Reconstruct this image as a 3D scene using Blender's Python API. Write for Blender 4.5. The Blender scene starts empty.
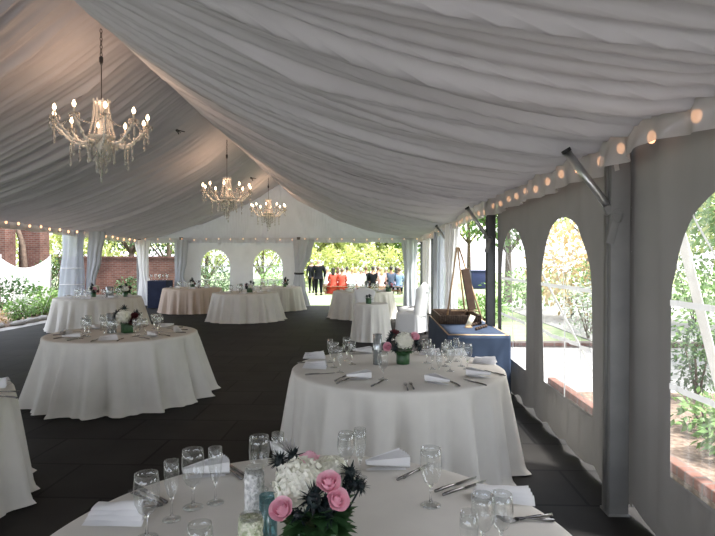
import bpy, bmesh, math, random
from mathutils import Vector, Matrix, noise
from mathutils.geometry import delaunay_2d_cdt
PI = math.pi
random.seed(7)
scene = bpy.context.scene
COL = scene.collection
TOP = 0.76                                   # table height
HC = 1.65                                    # eye height


def at(px, py, z):
    """photo pixel on the horizontal plane of height z -> world x, y"""
    Y = (HC - z) * 550.0 / (py - 260.0)
    return ((px - 377.0) / 550.0 * Y, Y)


# ------------------------------------------------------------------ materials
def mat(name):
    m = bpy.data.materials.new(name)
    m.use_nodes = True
    nt = m.node_tree
    nt.nodes.clear()
    out = nt.nodes.new('ShaderNodeOutputMaterial')
    return m, nt, out


def N(nt, t, **kw):
    n = nt.nodes.new('ShaderNode' + t)
    for k, v in kw.items():
        if k in n.inputs:
            n.inputs[k].default_value = v
        else:
            setattr(n, k, v)
    return n


def L(nt, a, b):
    nt.links.new(a, b)


def varied(nt, c1, c2, scale, detail=3.0, coord='Object'):
    tc = N(nt, 'TexCoord')
    no = N(nt, 'TexNoise')
    no.inputs['Scale'].default_value = scale
    no.inputs['Detail'].default_value = detail
    L(nt, tc.outputs[coord], no.inputs['Vector'])
    cr = N(nt, 'ValToRGB')
    cr.color_ramp.elements[0].position = 0.32
    cr.color_ramp.elements[1].position = 0.68
    cr.color_ramp.elements[0].color = (*c1, 1)
    cr.color_ramp.elements[1].color = (*c2, 1)
    L(nt, no.outputs['Fac'], cr.inputs['Fac'])
    return cr.outputs['Color'], no.outputs['Fac']


def plain(name, c1, c2=None, scale=8, rough=0.7, metal=0.0, bump=0.0, spec=0.5, sheen=0.0):
    m, nt, out = mat(name)
    b = N(nt, 'BsdfPrincipled')
    b.inputs['Roughness'].default_value = rough
    b.inputs['Metallic'].default_value = metal
    b.inputs['Specular IOR Level'].default_value = spec
    c2 = c2 or tuple(min(1, x * 1.15) for x in c1)
    col, fac = varied(nt, c1, c2, scale)
    L(nt, col, b.inputs['Base Color'])
    if bump:
        bp = N(nt, 'Bump')
        bp.inputs['Strength'].default_value = bump
        bp.inputs['Distance'].default_value = 0.02
        L(nt, fac, bp.inputs['Height'])
        L(nt, bp.outputs['Normal'], b.inputs['Normal'])
    L(nt, b.outputs['BSDF'], out.inputs['Surface'])
    return m


def fabric(name, c, trans=0.1, c2=None, scale=3, transp=0.0, tcol=None):
    """woven cloth: diffuse, some light passing through, optionally sheer"""
    m, nt, out = mat(name)
    c2 = c2 or tuple(x * 0.94 for x in c)
    col, fac = varied(nt, c2, c, scale)
    d = N(nt, 'BsdfDiffuse')
    t = N(nt, 'BsdfTranslucent')
    L(nt, col, d.inputs['Color'])
    if tcol:
        t.inputs['Color'].default_value = (*tcol, 1)
    else:
        L(nt, col, t.inputs['Color'])
    mx = N(nt, 'MixShader')
    mx.inputs[0].default_value = trans
    L(nt, d.outputs[0], mx.inputs[1])
    L(nt, t.outputs[0], mx.inputs[2])
    last = mx.outputs[0]
    if transp:
        tr = N(nt, 'BsdfTransparent')
        m2 = N(nt, 'MixShader')
        m2.inputs[0].default_value = transp
        L(nt, last, m2.inputs[1])
        L(nt, tr.outputs[0], m2.inputs[2])
        last = m2.outputs[0]
    L(nt, last, out.inputs['Surface'])
    return m


def clear(name, tint=(0.97, 0.98, 0.98), edge=0.55, haze=0.0, rough=0.03, base=0.03):
    """thin clear sheet or thin blown glass"""
    m, nt, out = mat(name)
    tr = N(nt, 'BsdfTransparent')
    tr.inputs['Color'].default_value = (*tint, 1)
    g = N(nt, 'BsdfGlossy')
    g.inputs['Roughness'].default_value = rough
    lw = N(nt, 'LayerWeight')
    lw.inputs['Blend'].default_value = 0.3
    pw = N(nt, 'Math', operation='POWER')
    L(nt, lw.outputs['Facing'], pw.inputs[0])
    pw.inputs[1].default_value = 2.5
    mm = N(nt, 'Math', operation='MULTIPLY_ADD')
    L(nt, pw.outputs[0], mm.inputs[0])
    mm.inputs[1].default_value = edge
    mm.inputs[2].default_value = base
    mx = N(nt, 'MixShader')
    L(nt, mm.outputs[0], mx.inputs[0])
    L(nt, tr.outputs[0], mx.inputs[1])
    L(nt, g.outputs[0], mx.inputs[2])
    last = mx.outputs[0]
    if haze:
        d = N(nt, 'BsdfTranslucent')
        d.inputs['Color'].default_value = (0.85, 0.87, 0.88, 1)
        tc = N(nt, 'TexCoord')
        mp = N(nt, 'Mapping')
        mp.inputs['Scale'].default_value = (14, 14, 1.2)
        L(nt, tc.outputs['Object'], mp.inputs['Vector'])
        no = N(nt, 'TexNoise')
        no.inputs['Scale'].default_value = 1.0
        L(nt, mp.outputs[0], no.inputs['Vector'])
        mr = N(nt, 'MapRange')
        mr.inputs['From Min'].default_value = 0.45
        mr.inputs['From Max'].default_value = 0.75
        mr.inputs['To Min'].default_value = haze * 0.4
        mr.inputs['To Max'].default_value = haze * 2.2
        L(nt, no.outputs['Fac'], mr.inputs['Value'])
        m2 = N(nt, 'MixShader')
        L(nt, mr.outputs[0], m2.inputs[0])
        L(nt, last, m2.inputs[1])
        L(nt, d.outputs[0], m2.inputs[2])
        last = m2.outputs[0]
    L(nt, last, out.inputs['Surface'])
    return m


def glow(name, c, s):
    m, nt, out = mat(name)
    e = N(nt, 'Emission')
    e.inputs['Color'].default_value = (*c, 1)
    e.inputs['Strength'].default_value = s
    L(nt, e.outputs[0], out.inputs['Surface'])
    return m


def leafmat(name, c1, c2, scale=2.5):
    m, nt, out = mat(name)
    col, fac = varied(nt, c1, c2, scale, 4)
    d = N(nt, 'BsdfPrincipled')
    d.inputs['Roughness'].default_value = 0.5
    L(nt, col, d.inputs['Base Color'])
    t = N(nt, 'BsdfTranslucent')
    L(nt, col, t.inputs['Color'])
    mx = N(nt, 'MixShader')
    mx.inputs[0].default_value = 0.3
    L(nt, d.outputs[0], mx.inputs[1])
    L(nt, t.outputs[0], mx.inputs[2])
    L(nt, mx.outputs[0], out.inputs['Surface'])
    return m


def brickmat(name, c1, c2, mortar, w, h, m_size=0.012, axis='XZ', rough=0.85, bump=0.4, offset=0.5):
    m, nt, out = mat(name)
    tc = N(nt, 'TexCoord')
    sp = N(nt, 'SeparateXYZ')
    L(nt, tc.outputs['Object'], sp.inputs[0])
    cb = N(nt, 'CombineXYZ')
    if axis == 'XZ':
        ad = N(nt, 'Math', operation='ADD')
        L(nt, sp.outputs['X'], ad.inputs[0])
        L(nt, sp.outputs['Y'], ad.inputs[1])
        L(nt, ad.outputs[0], cb.inputs[0])
        L(nt, sp.outputs['Z'], cb.inputs[1])
    else:
        L(nt, sp.outputs[axis[0]], cb.inputs[0])
        L(nt, sp.outputs[axis[1]], cb.inputs[1])
    br = N(nt, 'TexBrick')
    br.offset = offset
    br.inputs['Scale'].default_value = 1.0
    br.inputs['Brick Width'].default_value = w
    br.inputs['Row Height'].default_value = h
    br.inputs['Mortar Size'].default_value = m_size
    br.inputs['Mortar Smooth'].default_value = 0.1
    br.inputs['Color1'].default_value = (*c1, 1)
    br.inputs['Color2'].default_value = (*c2, 1)
    br.inputs['Mortar'].default_value = (*mortar, 1)
    L(nt, cb.outputs[0], br.inputs['Vector'])
    no = N(nt, 'TexNoise')
    no.inputs['Scale'].default_value = 2.0
    no.inputs['Detail'].default_value = 5
    L(nt, tc.outputs['Object'], no.inputs['Vector'])
    mr = N(nt, 'MapRange')
    mr.inputs['From Min'].default_value = 0.3
    mr.inputs['From Max'].default_value = 0.7
    mr.inputs['To Min'].default_value = 0.7
    mr.inputs['To Max'].default_value = 1.25
    L(nt, no.outputs['Fac'], mr.inputs['Value'])
    mu = N(nt, 'MixRGB', blend_type='MULTIPLY')
    mu.inputs[0].default_value = 1
    L(nt, br.outputs['Color'], mu.inputs[1])
    L(nt, mr.outputs[0], mu.inputs[2])
    b = N(nt, 'BsdfPrincipled')
    b.inputs['Roughness'].default_value = rough
    b.inputs['Specular IOR Level'].default_value = 0.15
    L(nt, mu.outputs[0], b.inputs['Base Color'])
    bp = N(nt, 'Bump', invert=True)
    bp.inputs['Strength'].default_value = bump
    bp.inputs['Distance'].default_value = 0.01
    L(nt, br.outputs['Fac'], bp.inputs['Height'])
    L(nt, bp.outputs['Normal'], b.inputs['Normal'])
    L(nt, b.outputs['BSDF'], out.inputs['Surface'])
    return m


M = {}
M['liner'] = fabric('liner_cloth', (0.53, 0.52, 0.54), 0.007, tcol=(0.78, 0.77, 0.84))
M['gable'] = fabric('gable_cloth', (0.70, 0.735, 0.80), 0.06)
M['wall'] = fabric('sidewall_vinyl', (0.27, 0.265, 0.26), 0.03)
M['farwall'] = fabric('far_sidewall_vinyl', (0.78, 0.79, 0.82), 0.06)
M['valance'] = fabric('valance_cloth', (0.60, 0.57, 0.57), 0.12, transp=0.22)
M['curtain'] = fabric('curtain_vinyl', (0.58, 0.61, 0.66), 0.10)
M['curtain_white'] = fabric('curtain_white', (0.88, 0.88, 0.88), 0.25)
M['sheer'] = fabric('curtain_sheer', (0.66, 0.70, 0.77), 0.35, transp=0.35)
M['pane'] = clear('clear_vinyl', (0.93, 0.95, 0.95), edge=0.35, haze=0.035, rough=0.08, base=0.03)
M['muntin'] = fabric('white_print', (0.88, 0.89, 0.90), 0.16)
M['cloth'] = fabric('ivory_linen', (0.77, 0.745, 0.69), 0.06, scale=5)
M['cloth_tan'] = fabric('sand_linen', (0.70, 0.58, 0.49), 0.06, scale=5)
M['napkin'] = fabric('white_napkin', (0.90, 0.90, 0.91), 0.1)
M['blue'] = plain('blue_cloth', (0.026, 0.044, 0.082), (0.032, 0.054, 0.10), 4, 0.85)
M['navy'] = plain('navy_cloth', (0.012, 0.018, 0.045), (0.018, 0.026, 0.06), 4, 0.9)
M['slip'] = fabric('chair_cover', (0.86, 0.86, 0.87), 0.12)
M['floor'] = brickmat('slate_paving', (0.014, 0.0135, 0.013), (0.023, 0.0215, 0.020), (0.005, 0.005, 0.005), 0.95, 0.62, 0.012, 'XY', 0.7, 0.5)
M['alu'] = plain('dull_aluminium', (0.17, 0.17, 0.17), (0.21, 0.21, 0.205), 5, 0.65, 0.1)
M['alu_dark'] = plain('dark_aluminium', (0.07, 0.075, 0.08), (0.10, 0.105, 0.11), 5, 0.5, 0.5)
M['strut'] = plain('bright_aluminium', (0.42, 0.42, 0.42), (0.5, 0.5, 0.5), 5, 0.32, 0.85)
M['black'] = plain('black_metal', (0.012, 0.012, 0.013), rough=0.5)
M['steel'] = plain('flatware_steel', (0.20, 0.195, 0.19), (0.26, 0.25, 0.245), 20, 0.25, 1.0)
M['glass'] = clear('thin_glass', (0.96, 0.97, 0.97), edge=1.0, rough=0.02, base=0.11, haze=0.07)
def solid_glass():
    m, nt, out = mat('solid_glass')
    g = N(nt, 'BsdfGlass')
    g.inputs['IOR'].default_value = 1.46
    g.inputs['Roughness'].default_value = 0.02
    L(nt, g.outputs[0], out.inputs['Surface'])
    return m


M['solid_glass'] = solid_glass()
M['crystal'] = clear('cut_crystal', (0.93, 0.92, 0.91), edge=0.5, rough=0.12, base=0.45, haze=0.30)
M['crystal_arm'] = plain('pale_glass_arm', (0.86, 0.82, 0.76), (0.92, 0.89, 0.84), 12, 0.2, 0.0)
M['candle'] = plain('candle_tube', (0.85, 0.78, 0.66), rough=0.5)
M['bulb'] = glow('lit_bulb', (1.0, 0.70, 0.42), 28)
M['fairy'] = glow('lit_string_bulb', (1.0, 0.52, 0.28), 5)
M['wire'] = plain('pale_wire', (0.5, 0.49, 0.47), rough=0.6)
M['chain'] = plain('dark_chain', (0.06, 0.05, 0.045), rough=0.45, metal=0.6)
M['lace'] = plain('crinkled_white', (0.42, 0.43, 0.43), (0.95, 0.95, 0.94), 70, 0.75, bump=1.0)
M['moss'] = plain('pale_green_filling', (0.36, 0.42, 0.24), (0.88, 0.88, 0.74), 75, 0.8, bump=1.0)
M['teal'] = clear('teal_glass', (0.45, 0.66, 0.70), edge=0.5, rough=0.1, base=0.14)
M['mercury'] = plain('mercury_glass', (0.36, 0.39, 0.40), (0.62, 0.66, 0.67), 40, 0.25, 0.7)
M['leafwrap'] = plain('leaf_wrap', (0.02, 0.065, 0.025), (0.04, 0.12, 0.04), 14, 0.35)
M['darkleaf'] = leafmat('dark_thistle', (0.012, 0.020, 0.026), (0.022, 0.040, 0.042), 20)
M['greenleaf'] = leafmat('bouquet_leaf', (0.03, 0.085, 0.03), (0.07, 0.17, 0.06), 20)
M['hydrangea'] = leafmat('cream_petal', (0.86, 0.86, 0.76), (0.94, 0.94, 0.88), 14)
M['rose'] = leafmat('pink_petal', (0.88, 0.48, 0.60), (0.95, 0.64, 0.73), 30)
M['rose_dark'] = leafmat('plum_petal', (0.10, 0.02, 0.03), (0.20, 0.05, 0.06), 30)
M['wicker'] = plain('dark_wicker', (0.045, 0.026, 0.016), (0.09, 0.055, 0.032), 40, 0.7, bump=0.5)
M['boardwood'] = plain('brown_board', (0.05, 0.028, 0.018), (0.085, 0.05, 0.032), 10, 0.55)
M['pine'] = plain('pine_wood', (0.42, 0.29, 0.17), (0.52, 0.37, 0.23), 12, 0.6)
M['card'] = plain('cream_card', (0.70, 0.66, 0.50), rough=0.8)
M['pine_cone'] = plain('dark_cone', (0.05, 0.03, 0.02), (0.10, 0.06, 0.04), 60, 0.8)
M['lawn'] = plain('lawn', (0.19, 0.25, 0.12), (0.28, 0.34, 0.19), 3, 0.9, bump=0.3)
M['soil'] = plain('mulch', (0.10, 0.065, 0.045), (0.26, 0.19, 0.14), 18, 0.95, bump=1.0)
M['concrete'] = plain('pale_path', (0.27, 0.265, 0.255), (0.34, 0.33, 0.315), 4, 0.9)
M['bounce'] = plain('pale_bounce', (0.46, 0.45, 0.435), (0.54, 0.53, 0.51), 3, 0.9)  # for the unseen ground added as a light bouncer
M['brick'] = brickmat('red_brick', (0.085, 0.036, 0.028), (0.13, 0.062, 0.048), (0.13, 0.107, 0.095), 0.22, 0.075, 0.010)  # brick colour darkened to stand in for shade on the garden wall
M['brick_edge'] = brickmat('edging_brick', (0.17, 0.08, 0.06), (0.23, 0.115, 0.085), (0.14, 0.115, 0.10), 0.11, 0.30, 0.010, 'YX')
M['stone'] = plain('grey_stone', (0.30, 0.29, 0.27), (0.46, 0.45, 0.42), 3, 0.9, bump=0.5)
M['bark'] = plain('bark', (0.07, 0.05, 0.036), (0.14, 0.10, 0.075), 9, 0.95, bump=0.8)
M['leaf_y'] = leafmat('sunny_leaf', (0.46, 0.52, 0.18), (0.72, 0.74, 0.36), 1.2)
M['leaf_g'] = leafmat('green_leaf', (0.10, 0.21, 0.05), (0.22, 0.36, 0.10), 1.5)
M['leaf_d'] = leafmat('deep_leaf', (0.03, 0.075, 0.025), (0.08, 0.15, 0.05), 1.5)
M['leaf_t'] = leafmat('straw_leaf', (0.50, 0.36, 0.15), (0.66, 0.50, 0.25), 2.0)
M['leaf_s'] = leafmat('silver_leaf', (0.36, 0.40, 0.34), (0.58, 0.60, 0.55), 3.0)
M['screen'] = fabric('white_sheet', (0.90, 0.90, 0.90), 0.3)
M['strap'] = plain('white_webbing', (0.82, 0.82, 0.80), rough=0.7)
M['bin'] = plain('blue_plastic', (0.012, 0.02, 0.075), rough=0.45)
M['suit'] = plain('black_suit', (0.006, 0.0065, 0.008), (0.009, 0.010, 0.012), 10, 0.9, spec=0.1)
M['charcoal'] = plain('charcoal_suit', (0.014, 0.015, 0.018), rough=0.9, spec=0.1)
M['red'] = plain('red_dress', (0.50, 0.05, 0.03), (0.58, 0.075, 0.045), 6, 0.8)
M['shirt'] = plain('white_shirt', (0.82, 0.82, 0.83), rough=0.8)
M['bluegrey'] = plain('bluegrey_jacket', (0.065, 0.085, 0.13), rough=0.8, spec=0.2)
M['blush'] = plain('blush_dress', (0.72, 0.46, 0.44), rough=0.8)
M['lilac'] = plain('lilac_dress', (0.45, 0.38, 0.52), rough=0.8)
M['skyblue'] = plain('light_blue_shirt', (0.16, 0.24, 0.38), rough=0.8)
M['skin'] = plain('skin', (0.40, 0.24, 0.17), rough=0.6)
M['skin_d'] = plain('deep_skin', (0.26, 0.15, 0.10), rough=0.6)
M['hair_d'] = plain('dark_hair', (0.018, 0.013, 0.011), rough=0.6)
M['hair_b'] = plain('brown_hair', (0.10, 0.06, 0.035), rough=0.6)
M['hair_y'] = plain('blond_hair', (0.48, 0.35, 0.18), rough=0.6)
M['hair_g'] = plain('grey_hair', (0.45, 0.44, 0.43), rough=0.6)
M['bench'] = plain('bench_wood', (0.16, 0.085, 0.055), (0.22, 0.13, 0.085), 9, 0.8)


# ------------------------------------------------------------------ mesh building
class MB:
    def __init__(s):
        s.v, s.f = [], []

    def add(s, vs, fs, mtx=None):
        o = len(s.v)
        if mtx is not None:
            vs = [tuple(mtx @ Vector(p)) for p in vs]
        s.v += [tuple(p) for p in vs]
        s.f += [tuple(i + o for i in f) for f in fs]

    def box(s, c, d, mtx=None, bev=0.0):
        bm = bmesh.new()
        bmesh.ops.create_cube(bm, size=1)
        bmesh.ops.scale(bm, vec=Vector(d), verts=bm.verts)
        if bev:
            bmesh.ops.bevel(bm, geom=bm.edges[:], offset=bev, segments=2, affect='EDGES', profile=0.5)
        bmesh.ops.translate(bm, vec=Vector(c), verts=bm.verts)
        bm.verts.index_update()
        s.add([v.co[:] for v in bm.verts], [[v.index for v in f.verts] for f in bm.faces], mtx)
        bm.free()

    def tube(s, pts, r, n=8, cap=True, mtx=None):
        pts = [Vector(p) for p in pts]
        rs = r if isinstance(r, (list, tuple)) else [r] * len(pts)
        vs, fs = [], []
        ref = None
        for i, p in enumerate(pts):
            a = pts[max(0, i - 1)]
            b = pts[min(len(pts) - 1, i + 1)]
            t = (b - a).normalized()
            if ref is None:
                ref = Vector((0, 0, 1)) if abs(t.z) < 0.9 else Vector((1, 0, 0))
            u = (ref - t * ref.dot(t)).normalized()
            w = t.cross(u)
            ref = u
            for k in range(n):
                an = 2 * PI * k / n
                vs.append(tuple(p + (u * math.cos(an) + w * math.sin(an)) * rs[i]))
        for i in range(len(pts) - 1):
            for k in range(n):
                k2 = (k + 1) % n
                fs.append((i * n + k, i * n + k2, (i + 1) * n + k2, (i + 1) * n + k))
        if cap:
            fs.append(tuple(range(n))[::-1])
            fs.append(tuple((len(pts) - 1) * n + k for k in range(n)))
        s.add(vs, fs, mtx)

    def lathe(s, prof, n=16, c=(0, 0, 0), capb=False, capt=False, mtx=None):
        vs, fs = [], []
        for (r, z) in prof:
            for k in range(n):
                a = 2 * PI * k / n
                vs.append((c[0] + r * math.cos(a), c[1] + r * math.sin(a), c[2] + z))
        for i in range(len(prof) - 1):
            for k in range(n):
                k2 = (k + 1) % n
                fs.append((i * n + k, i * n + k2, (i + 1) * n + k2, (i + 1) * n + k))
        if capb:
            fs.append(tuple(range(n))[::-1])
        if capt:
            fs.append(tuple((len(prof) - 1) * n + k for k in range(n)))
        s.add(vs, fs, mtx)

    def ell(s, c, r, nu=10, nv=7, mtx=None, jit=0.0):
        vs, fs = [], []
        for j in range(nv + 1):
            th = PI * j / nv
            for k in range(nu):
                a = 2 * PI * k / nu
                d = Vector((math.sin(th) * math.cos(a), math.sin(th) * math.sin(a), math.cos(th)))
                q = 1 + (jit * noise.noise(d * 2.2 + Vector(c) * 3) if jit else 0)
                vs.append((c[0] + r[0] * d.x * q, c[1] + r[1] * d.y * q, c[2] + r[2] * d.z * q))
        for j in range(nv):
            for k in range(nu):
                k2 = (k + 1) % nu
                fs.append((j * nu + k, (j + 1) * nu + k, (j + 1) * nu + k2, j * nu + k2))
        s.add(vs, fs, mtx)

    def grid(s, nu, nv, fn, closed=False):
        """fn(i/nu, j/nv) -> point"""
        o = len(s.v)
        w = nu if closed else nu + 1
        for j in range(nv + 1):
            for i in range(w):
                s.v.append(tuple(fn(i / nu, j / nv)))
        for j in range(nv):
            for i in range(nu):
                i2 = (i + 1) % w
                s.f.append((o + j * w + i, o + j * w + i2, o + (j + 1) * w + i2, o + (j + 1) * w + i))

    def leaf(s, p, d, nrm, l, w):
        """a pointed leaf of four corners with a lifted midrib"""
        d = d.normalized()
        sd = d.cross(nrm)
        if sd.length < 1e-4:
            sd = d.orthogonal()
        sd.normalize()
        up = sd.cross(d)
        a = p
        b = p + d * l * 0.45 + sd * w * 0.5 + up * l * 0.06
        c = p + d * l
        e = p + d * l * 0.45 - sd * w * 0.5 + up * l * 0.06
        o = len(s.v)
        s.v += [tuple(a), tuple(b), tuple(c), tuple(e)]
        s.f.append((o, o + 1, o + 2, o + 3))

    def build(s, name, m, parent=None, smooth=True, loc=(0, 0, 0)):
        me = bpy.data.meshes.new(name)
        me.from_pydata(s.v, [], s.f)
        me.validate()
        if smooth:
            me.polygons.foreach_set('use_smooth', [True] * len(me.polygons))
        me.materials.append(m)
        me.update()
        o = bpy.data.objects.new(name, me)
        COL.objects.link(o)
        o.location = loc
        if parent is not None:
            o.parent = parent
        return o


def tag(o, label, cat, group=None, kind=None):
    o['label'] = label
    o['category'] = cat
    if group:
        o['group'] = group
    if kind:
        o['kind'] = kind
    return o


def thing(name, label, cat, loc=(0, 0, 0), rotz=0.0, group=None):
    o = bpy.data.objects.new(name, None)
    o.empty_display_size = 0.1
    COL.objects.link(o)
    o.location = loc
    o.rotation_euler = (0, 0, rotz)
    return tag(o, label, cat, group)


def struct(o):
    o['kind'] = 'structure'
    return o


KIDS = {}


def dup(root, label, loc, rotz=0.0, group=None, scale=None):
    kids = KIDS.get(root.name)
    if kids is None:
        kids = KIDS[root.name] = [(ch, list(ch.children)) for ch in root.children]
    r = root.copy()
    COL.objects.link(r)
    r.location = loc
    r.rotation_euler = (0, 0, rotz)
    r['label'] = label
    if group:
        r['group'] = group
    if scale:
        r.scale = scale
    for ch, sub in kids:
        c = ch.copy()
        COL.objects.link(c)
        c.parent = r
        for g in sub:
            d = g.copy()
            COL.objects.link(d)
            d.parent = c
    return r


class Kind:
    """first placement moves the model itself, later ones copy it"""

    def __init__(s, maker):
        s.maker, s.root = maker, None

    def put(s, label, loc, rotz=0.0, group=None, scale=None):
        if s.root is None:
            s.root = s.maker()
            KIDS[s.root.name] = [(ch, list(ch.children)) for ch in s.root.children]
            r = s.root
            r.location = loc
            r.rotation_euler = (0, 0, rotz)
            r['label'] = label
            if group:
                r['group'] = group
            if scale:
                r.scale = scale
            return r
        r = dup(s.root, label, loc, rotz, group)
        r.scale = scale if scale else (1, 1, 1)
        return r


# ------------------------------------------------------------------ tent shell
XR, XL, XA = 1.60, -8.55, -3.47               # walls and ridge
YB, YF = -4.0, 19.5                           # near and far end
POSTS = [-0.35, 3.63, 7.60, 11.55, 15.50, 19.45]


def ridge(Y):
    return 4.64 - 0.0227 * (min(max(Y, 2), 20) - 6.3)


def eave_l(Y):
    return 2.56 - 0.02 * (max(Y, 12) - 12)


def fold(Y, t, sd):
    v = 0.050 * noise.noise(Vector((Y * 2.1, t * 0.9, sd)))
    v += 0.105 * abs(noise.noise(Vector((Y * 5.2, t * 1.1, sd + 7))))
    v += 0.062 * noise.noise(Vector((Y * 11.0, t * 1.3, sd + 3))) + (0.022 + 0.024 * t * t) * noise.noise(Vector((Y * 27.0, t * 1.5, sd + 5)))
    v += 0.065 * (1 - abs(noise.noise(Vector((Y * 3.1, t * 0.8, sd + 13))))) ** 9
    return v


def sag_bay(Y):
    k = ((Y + 0.35) % 3.98) / 3.98
    return 0.10 * math.sin(PI * k)


def roof_r(t, Y):
    zr = ridge(Y)
    e = min(1, t * 8) * min(1, (1 - t) * 10 + 0.25)
    ze = 2.40 + 0.075 * min(1, max(0, (Y - 3.0) / 5.0))
    z = zr + (ze - zr) * t - 0.40 * 4 * t * (1 - t) - (sag_bay(Y) * min(1, 4 * t * (1 - t)) + fold(Y + 0.5 * t, t, 1.0)) * e
    return Vector((XA + (XR + 0.03 - XA) * t, Y, z))



def roof_l(t, Y):
    zr = ridge(Y)
    e = min(1, t * 8) * min(1, (1 - t) * 10 + 0.25)
    z = zr + (eave_l(Y) - zr) * t - 0.27 * 4 * t * (1 - t) - (sag_bay(Y) * min(1, 4 * t * (1 - t)) + fold(Y - 0.5 * t, t, 9.0)) * e
    return Vector((XA + (XL - XA) * t, Y, z))


b = MB()
b.grid(26, 1500, lambda u, v: roof_r(u, YB + (YF - YB) * v))
struct(b.build('ceiling_slope_right', M['liner']))
b = MB()
b.grid(22, 1300, lambda u, v: roof_l(u, YB + (YF - YB) * v))
struct(b.build('ceiling_slope_left', M['liner']))


def gable_pt(u, v):
    X = XL + (XR - XL) * u
    zt = (roof_l((XA - X) / (XA - XL), YF) if X < XA else roof_r((X - XA) / (XR - XA), YF)).z
    zb = 2.36
    z = zb + (max(zt + 0.06, zb + 0.02) - zb) * v
    an = math.atan2(X - XA, 5.6 - z)
    d = 0.035 * noise.noise(Vector((an * 26, 0.3, 2.0))) + 0.03 * abs(noise.noise(Vector((an * 60, 0.3, 5.0))))
    return (X, YF - 0.03 + d, z)


b = MB()
b.grid(420, 8, gable_pt)
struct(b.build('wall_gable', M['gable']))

# floor
b = MB()
b.box((( XL + XR) / 2, (YB + YF) / 2 + 0.2, -0.05), (XR - XL + 0.3, YF - YB + 0.5, 0.1))
struct(b.build('floor', M['floor'], smooth=False))


# --- sidewall with arched clear windows
def arch_outline(yc, w, sill, spring, rise, n=20):
    p = [(yc - w / 2, sill), (yc + w / 2, sill)]
    for k in range(n + 1):
        a = PI * k / n
        p.append((yc + w / 2 * math.cos(a), spring + rise * math.sin(a)))
    return p


def inside(p, poly):
    x, y = p
    r = False
    j = len(poly) - 1
    for i in range(len(poly)):
        a, c = poly[i], poly[j]
        if (a[1] > y) != (c[1] > y) and x < (c[0] - a[0]) * (y - a[1]) / (c[1] - a[1]) + a[0]:
            r = not r
        j = i
    return r


def fill(outer, holes, step, place):
    """triangulated sheet with holes; place(s, z) -> world"""
    pts = [Vector(p) for p in outer]
    eds = [(i, (i + 1) % len(outer)) for i in range(len(outer))]
    for h in holes:
        o = len(pts)
        pts += [Vector(p) for p in h]
        eds += [(o + i, o + (i + 1) % len(h)) for i in range(len(h))]
    x0, x1 = min(p[0] for p in outer), max(p[0] for p in outer)
    z0, z1 = min(p[1] for p in outer), max(p[1] for p in outer)
    nx, nz = int((x1 - x0) / step[0]), int((z1 - z0) / step[1])
    for i in range(1, nx):
        for j in range(1, nz):
            q = (x0 + (x1 - x0) * (i + 0.13 * (j % 2)) / nx, z0 + (z1 - z0) * j / nz)
            if inside(q, outer):
                pts.append(Vector(q))
    vs, es, fs, a1, a2, a3 = delaunay_2d_cdt(pts, eds, [], 0, 1e-5)
    m = MB()
    m.v = [tuple(place(v[0], v[1])) for v in vs]
    for f in fs:
        c = (sum(vs[i][0] for i in f) / len(f), sum(vs[i][1] for i in f) / len(f))
        if inside(c, outer) and not any(inside(c, h) for h in holes):
            m.f.append(tuple(f))
    return m


def wr(Y, z):
    return (0.026 * noise.noise(Vector((Y * 2.2, z * 0.55, 4.0))) + 0.032 * noise.noise(Vector((Y * 7.0, z * 0.6, 8.0)))
            + 0.022 * abs(noise.noise(Vector((Y * 14.0, z * 0.5, 2.0)))))


def right_pt(Y, z):
    k = min(1.0, min(abs(Y - p) for p in POSTS) * 2.5)
    k *= 1 - 0.8 * min(1, max(0, (z - 1.2) / 0.5))
    return (XR + 0.045 + wr(Y, z) * (0.25 + 0.75 * k) + 0.02 * (1 - z / 2.4), Y, z)


WN = [0]


def window(yc, w, place, off, sill=0.425, spring=1.41, rise=0.62, bars=True):
    """clear pane with its printed white glazing bars, in the sheet's own coordinates"""
    WN[0] += 1
    ol = arch_outline(yc, w, sill, spring, rise)
    pane = fill(ol, [], (0.09, 0.14), place).build('window_%d' % WN[0], M['pane'])
    struct(pane)
    if bars:
        m = MB()

        def strip(p, q, wd=0.034):
            p, q = Vector(p), Vector(q)
            d = (q - p).normalized()
            s_ = Vector((-d.y, d.x)) * wd / 2
            n = max(2, int((q - p).length / 0.07))
            o = len(m.v)
            for i in range(n + 1):
                c = p + (q - p) * i / n
                for k in (-1, 1):
                    e = c + s_ * k
                    P = Vector(place(e[0], e[1])) + Vector(off)
                    m.v.append(tuple(P))
            for i in range(n):
                m.f.append((o + 2 * i, o + 2 * i + 1, o + 2 * i + 3, o + 2 * i + 2))
        strip((yc - w / 2, spring), (yc + w / 2, spring))
        strip((yc - w / 2, 0.94), (yc + w / 2, 0.94))
        strip((yc, sill), (yc, spring), 0.013)
        for a in (50, 90, 130):
            strip((yc + 0.03 * math.cos(math.radians(a)), spring), (yc + w / 2 * math.cos(math.radians(a)), spring + rise * math.sin(math.radians(a))), 0.014)
        o = m.build('glazing_bar', M['muntin'], pane, smooth=False)
    return ol


wins = [[0.70, 2.52], [4.96, 6.77]]
for bi, (y0, y1) in enumerate(((POSTS[0], POSTS[1]), (POSTS[1], POSTS[2]))):
    hs = [window(c, 1.26, right_pt, (-0.006, 0, 0)) for c in wins[bi]]
    n = 24
    outer = [(y0 + (y1 - y0) * i / n, 0.03 + 0.03 * math.sin(i * 1.9)) for i in range(n + 1)] + [(y1, 2.56), (y0, 2.56)]
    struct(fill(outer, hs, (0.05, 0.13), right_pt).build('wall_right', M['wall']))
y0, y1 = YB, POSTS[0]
struct(fill([(y0, 0.03), (y1, 0.03), (y1, 2.56), (y0, 2.56)], [], (0.07, 0.2), right_pt).build('wall_right', M['wall']))


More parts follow.
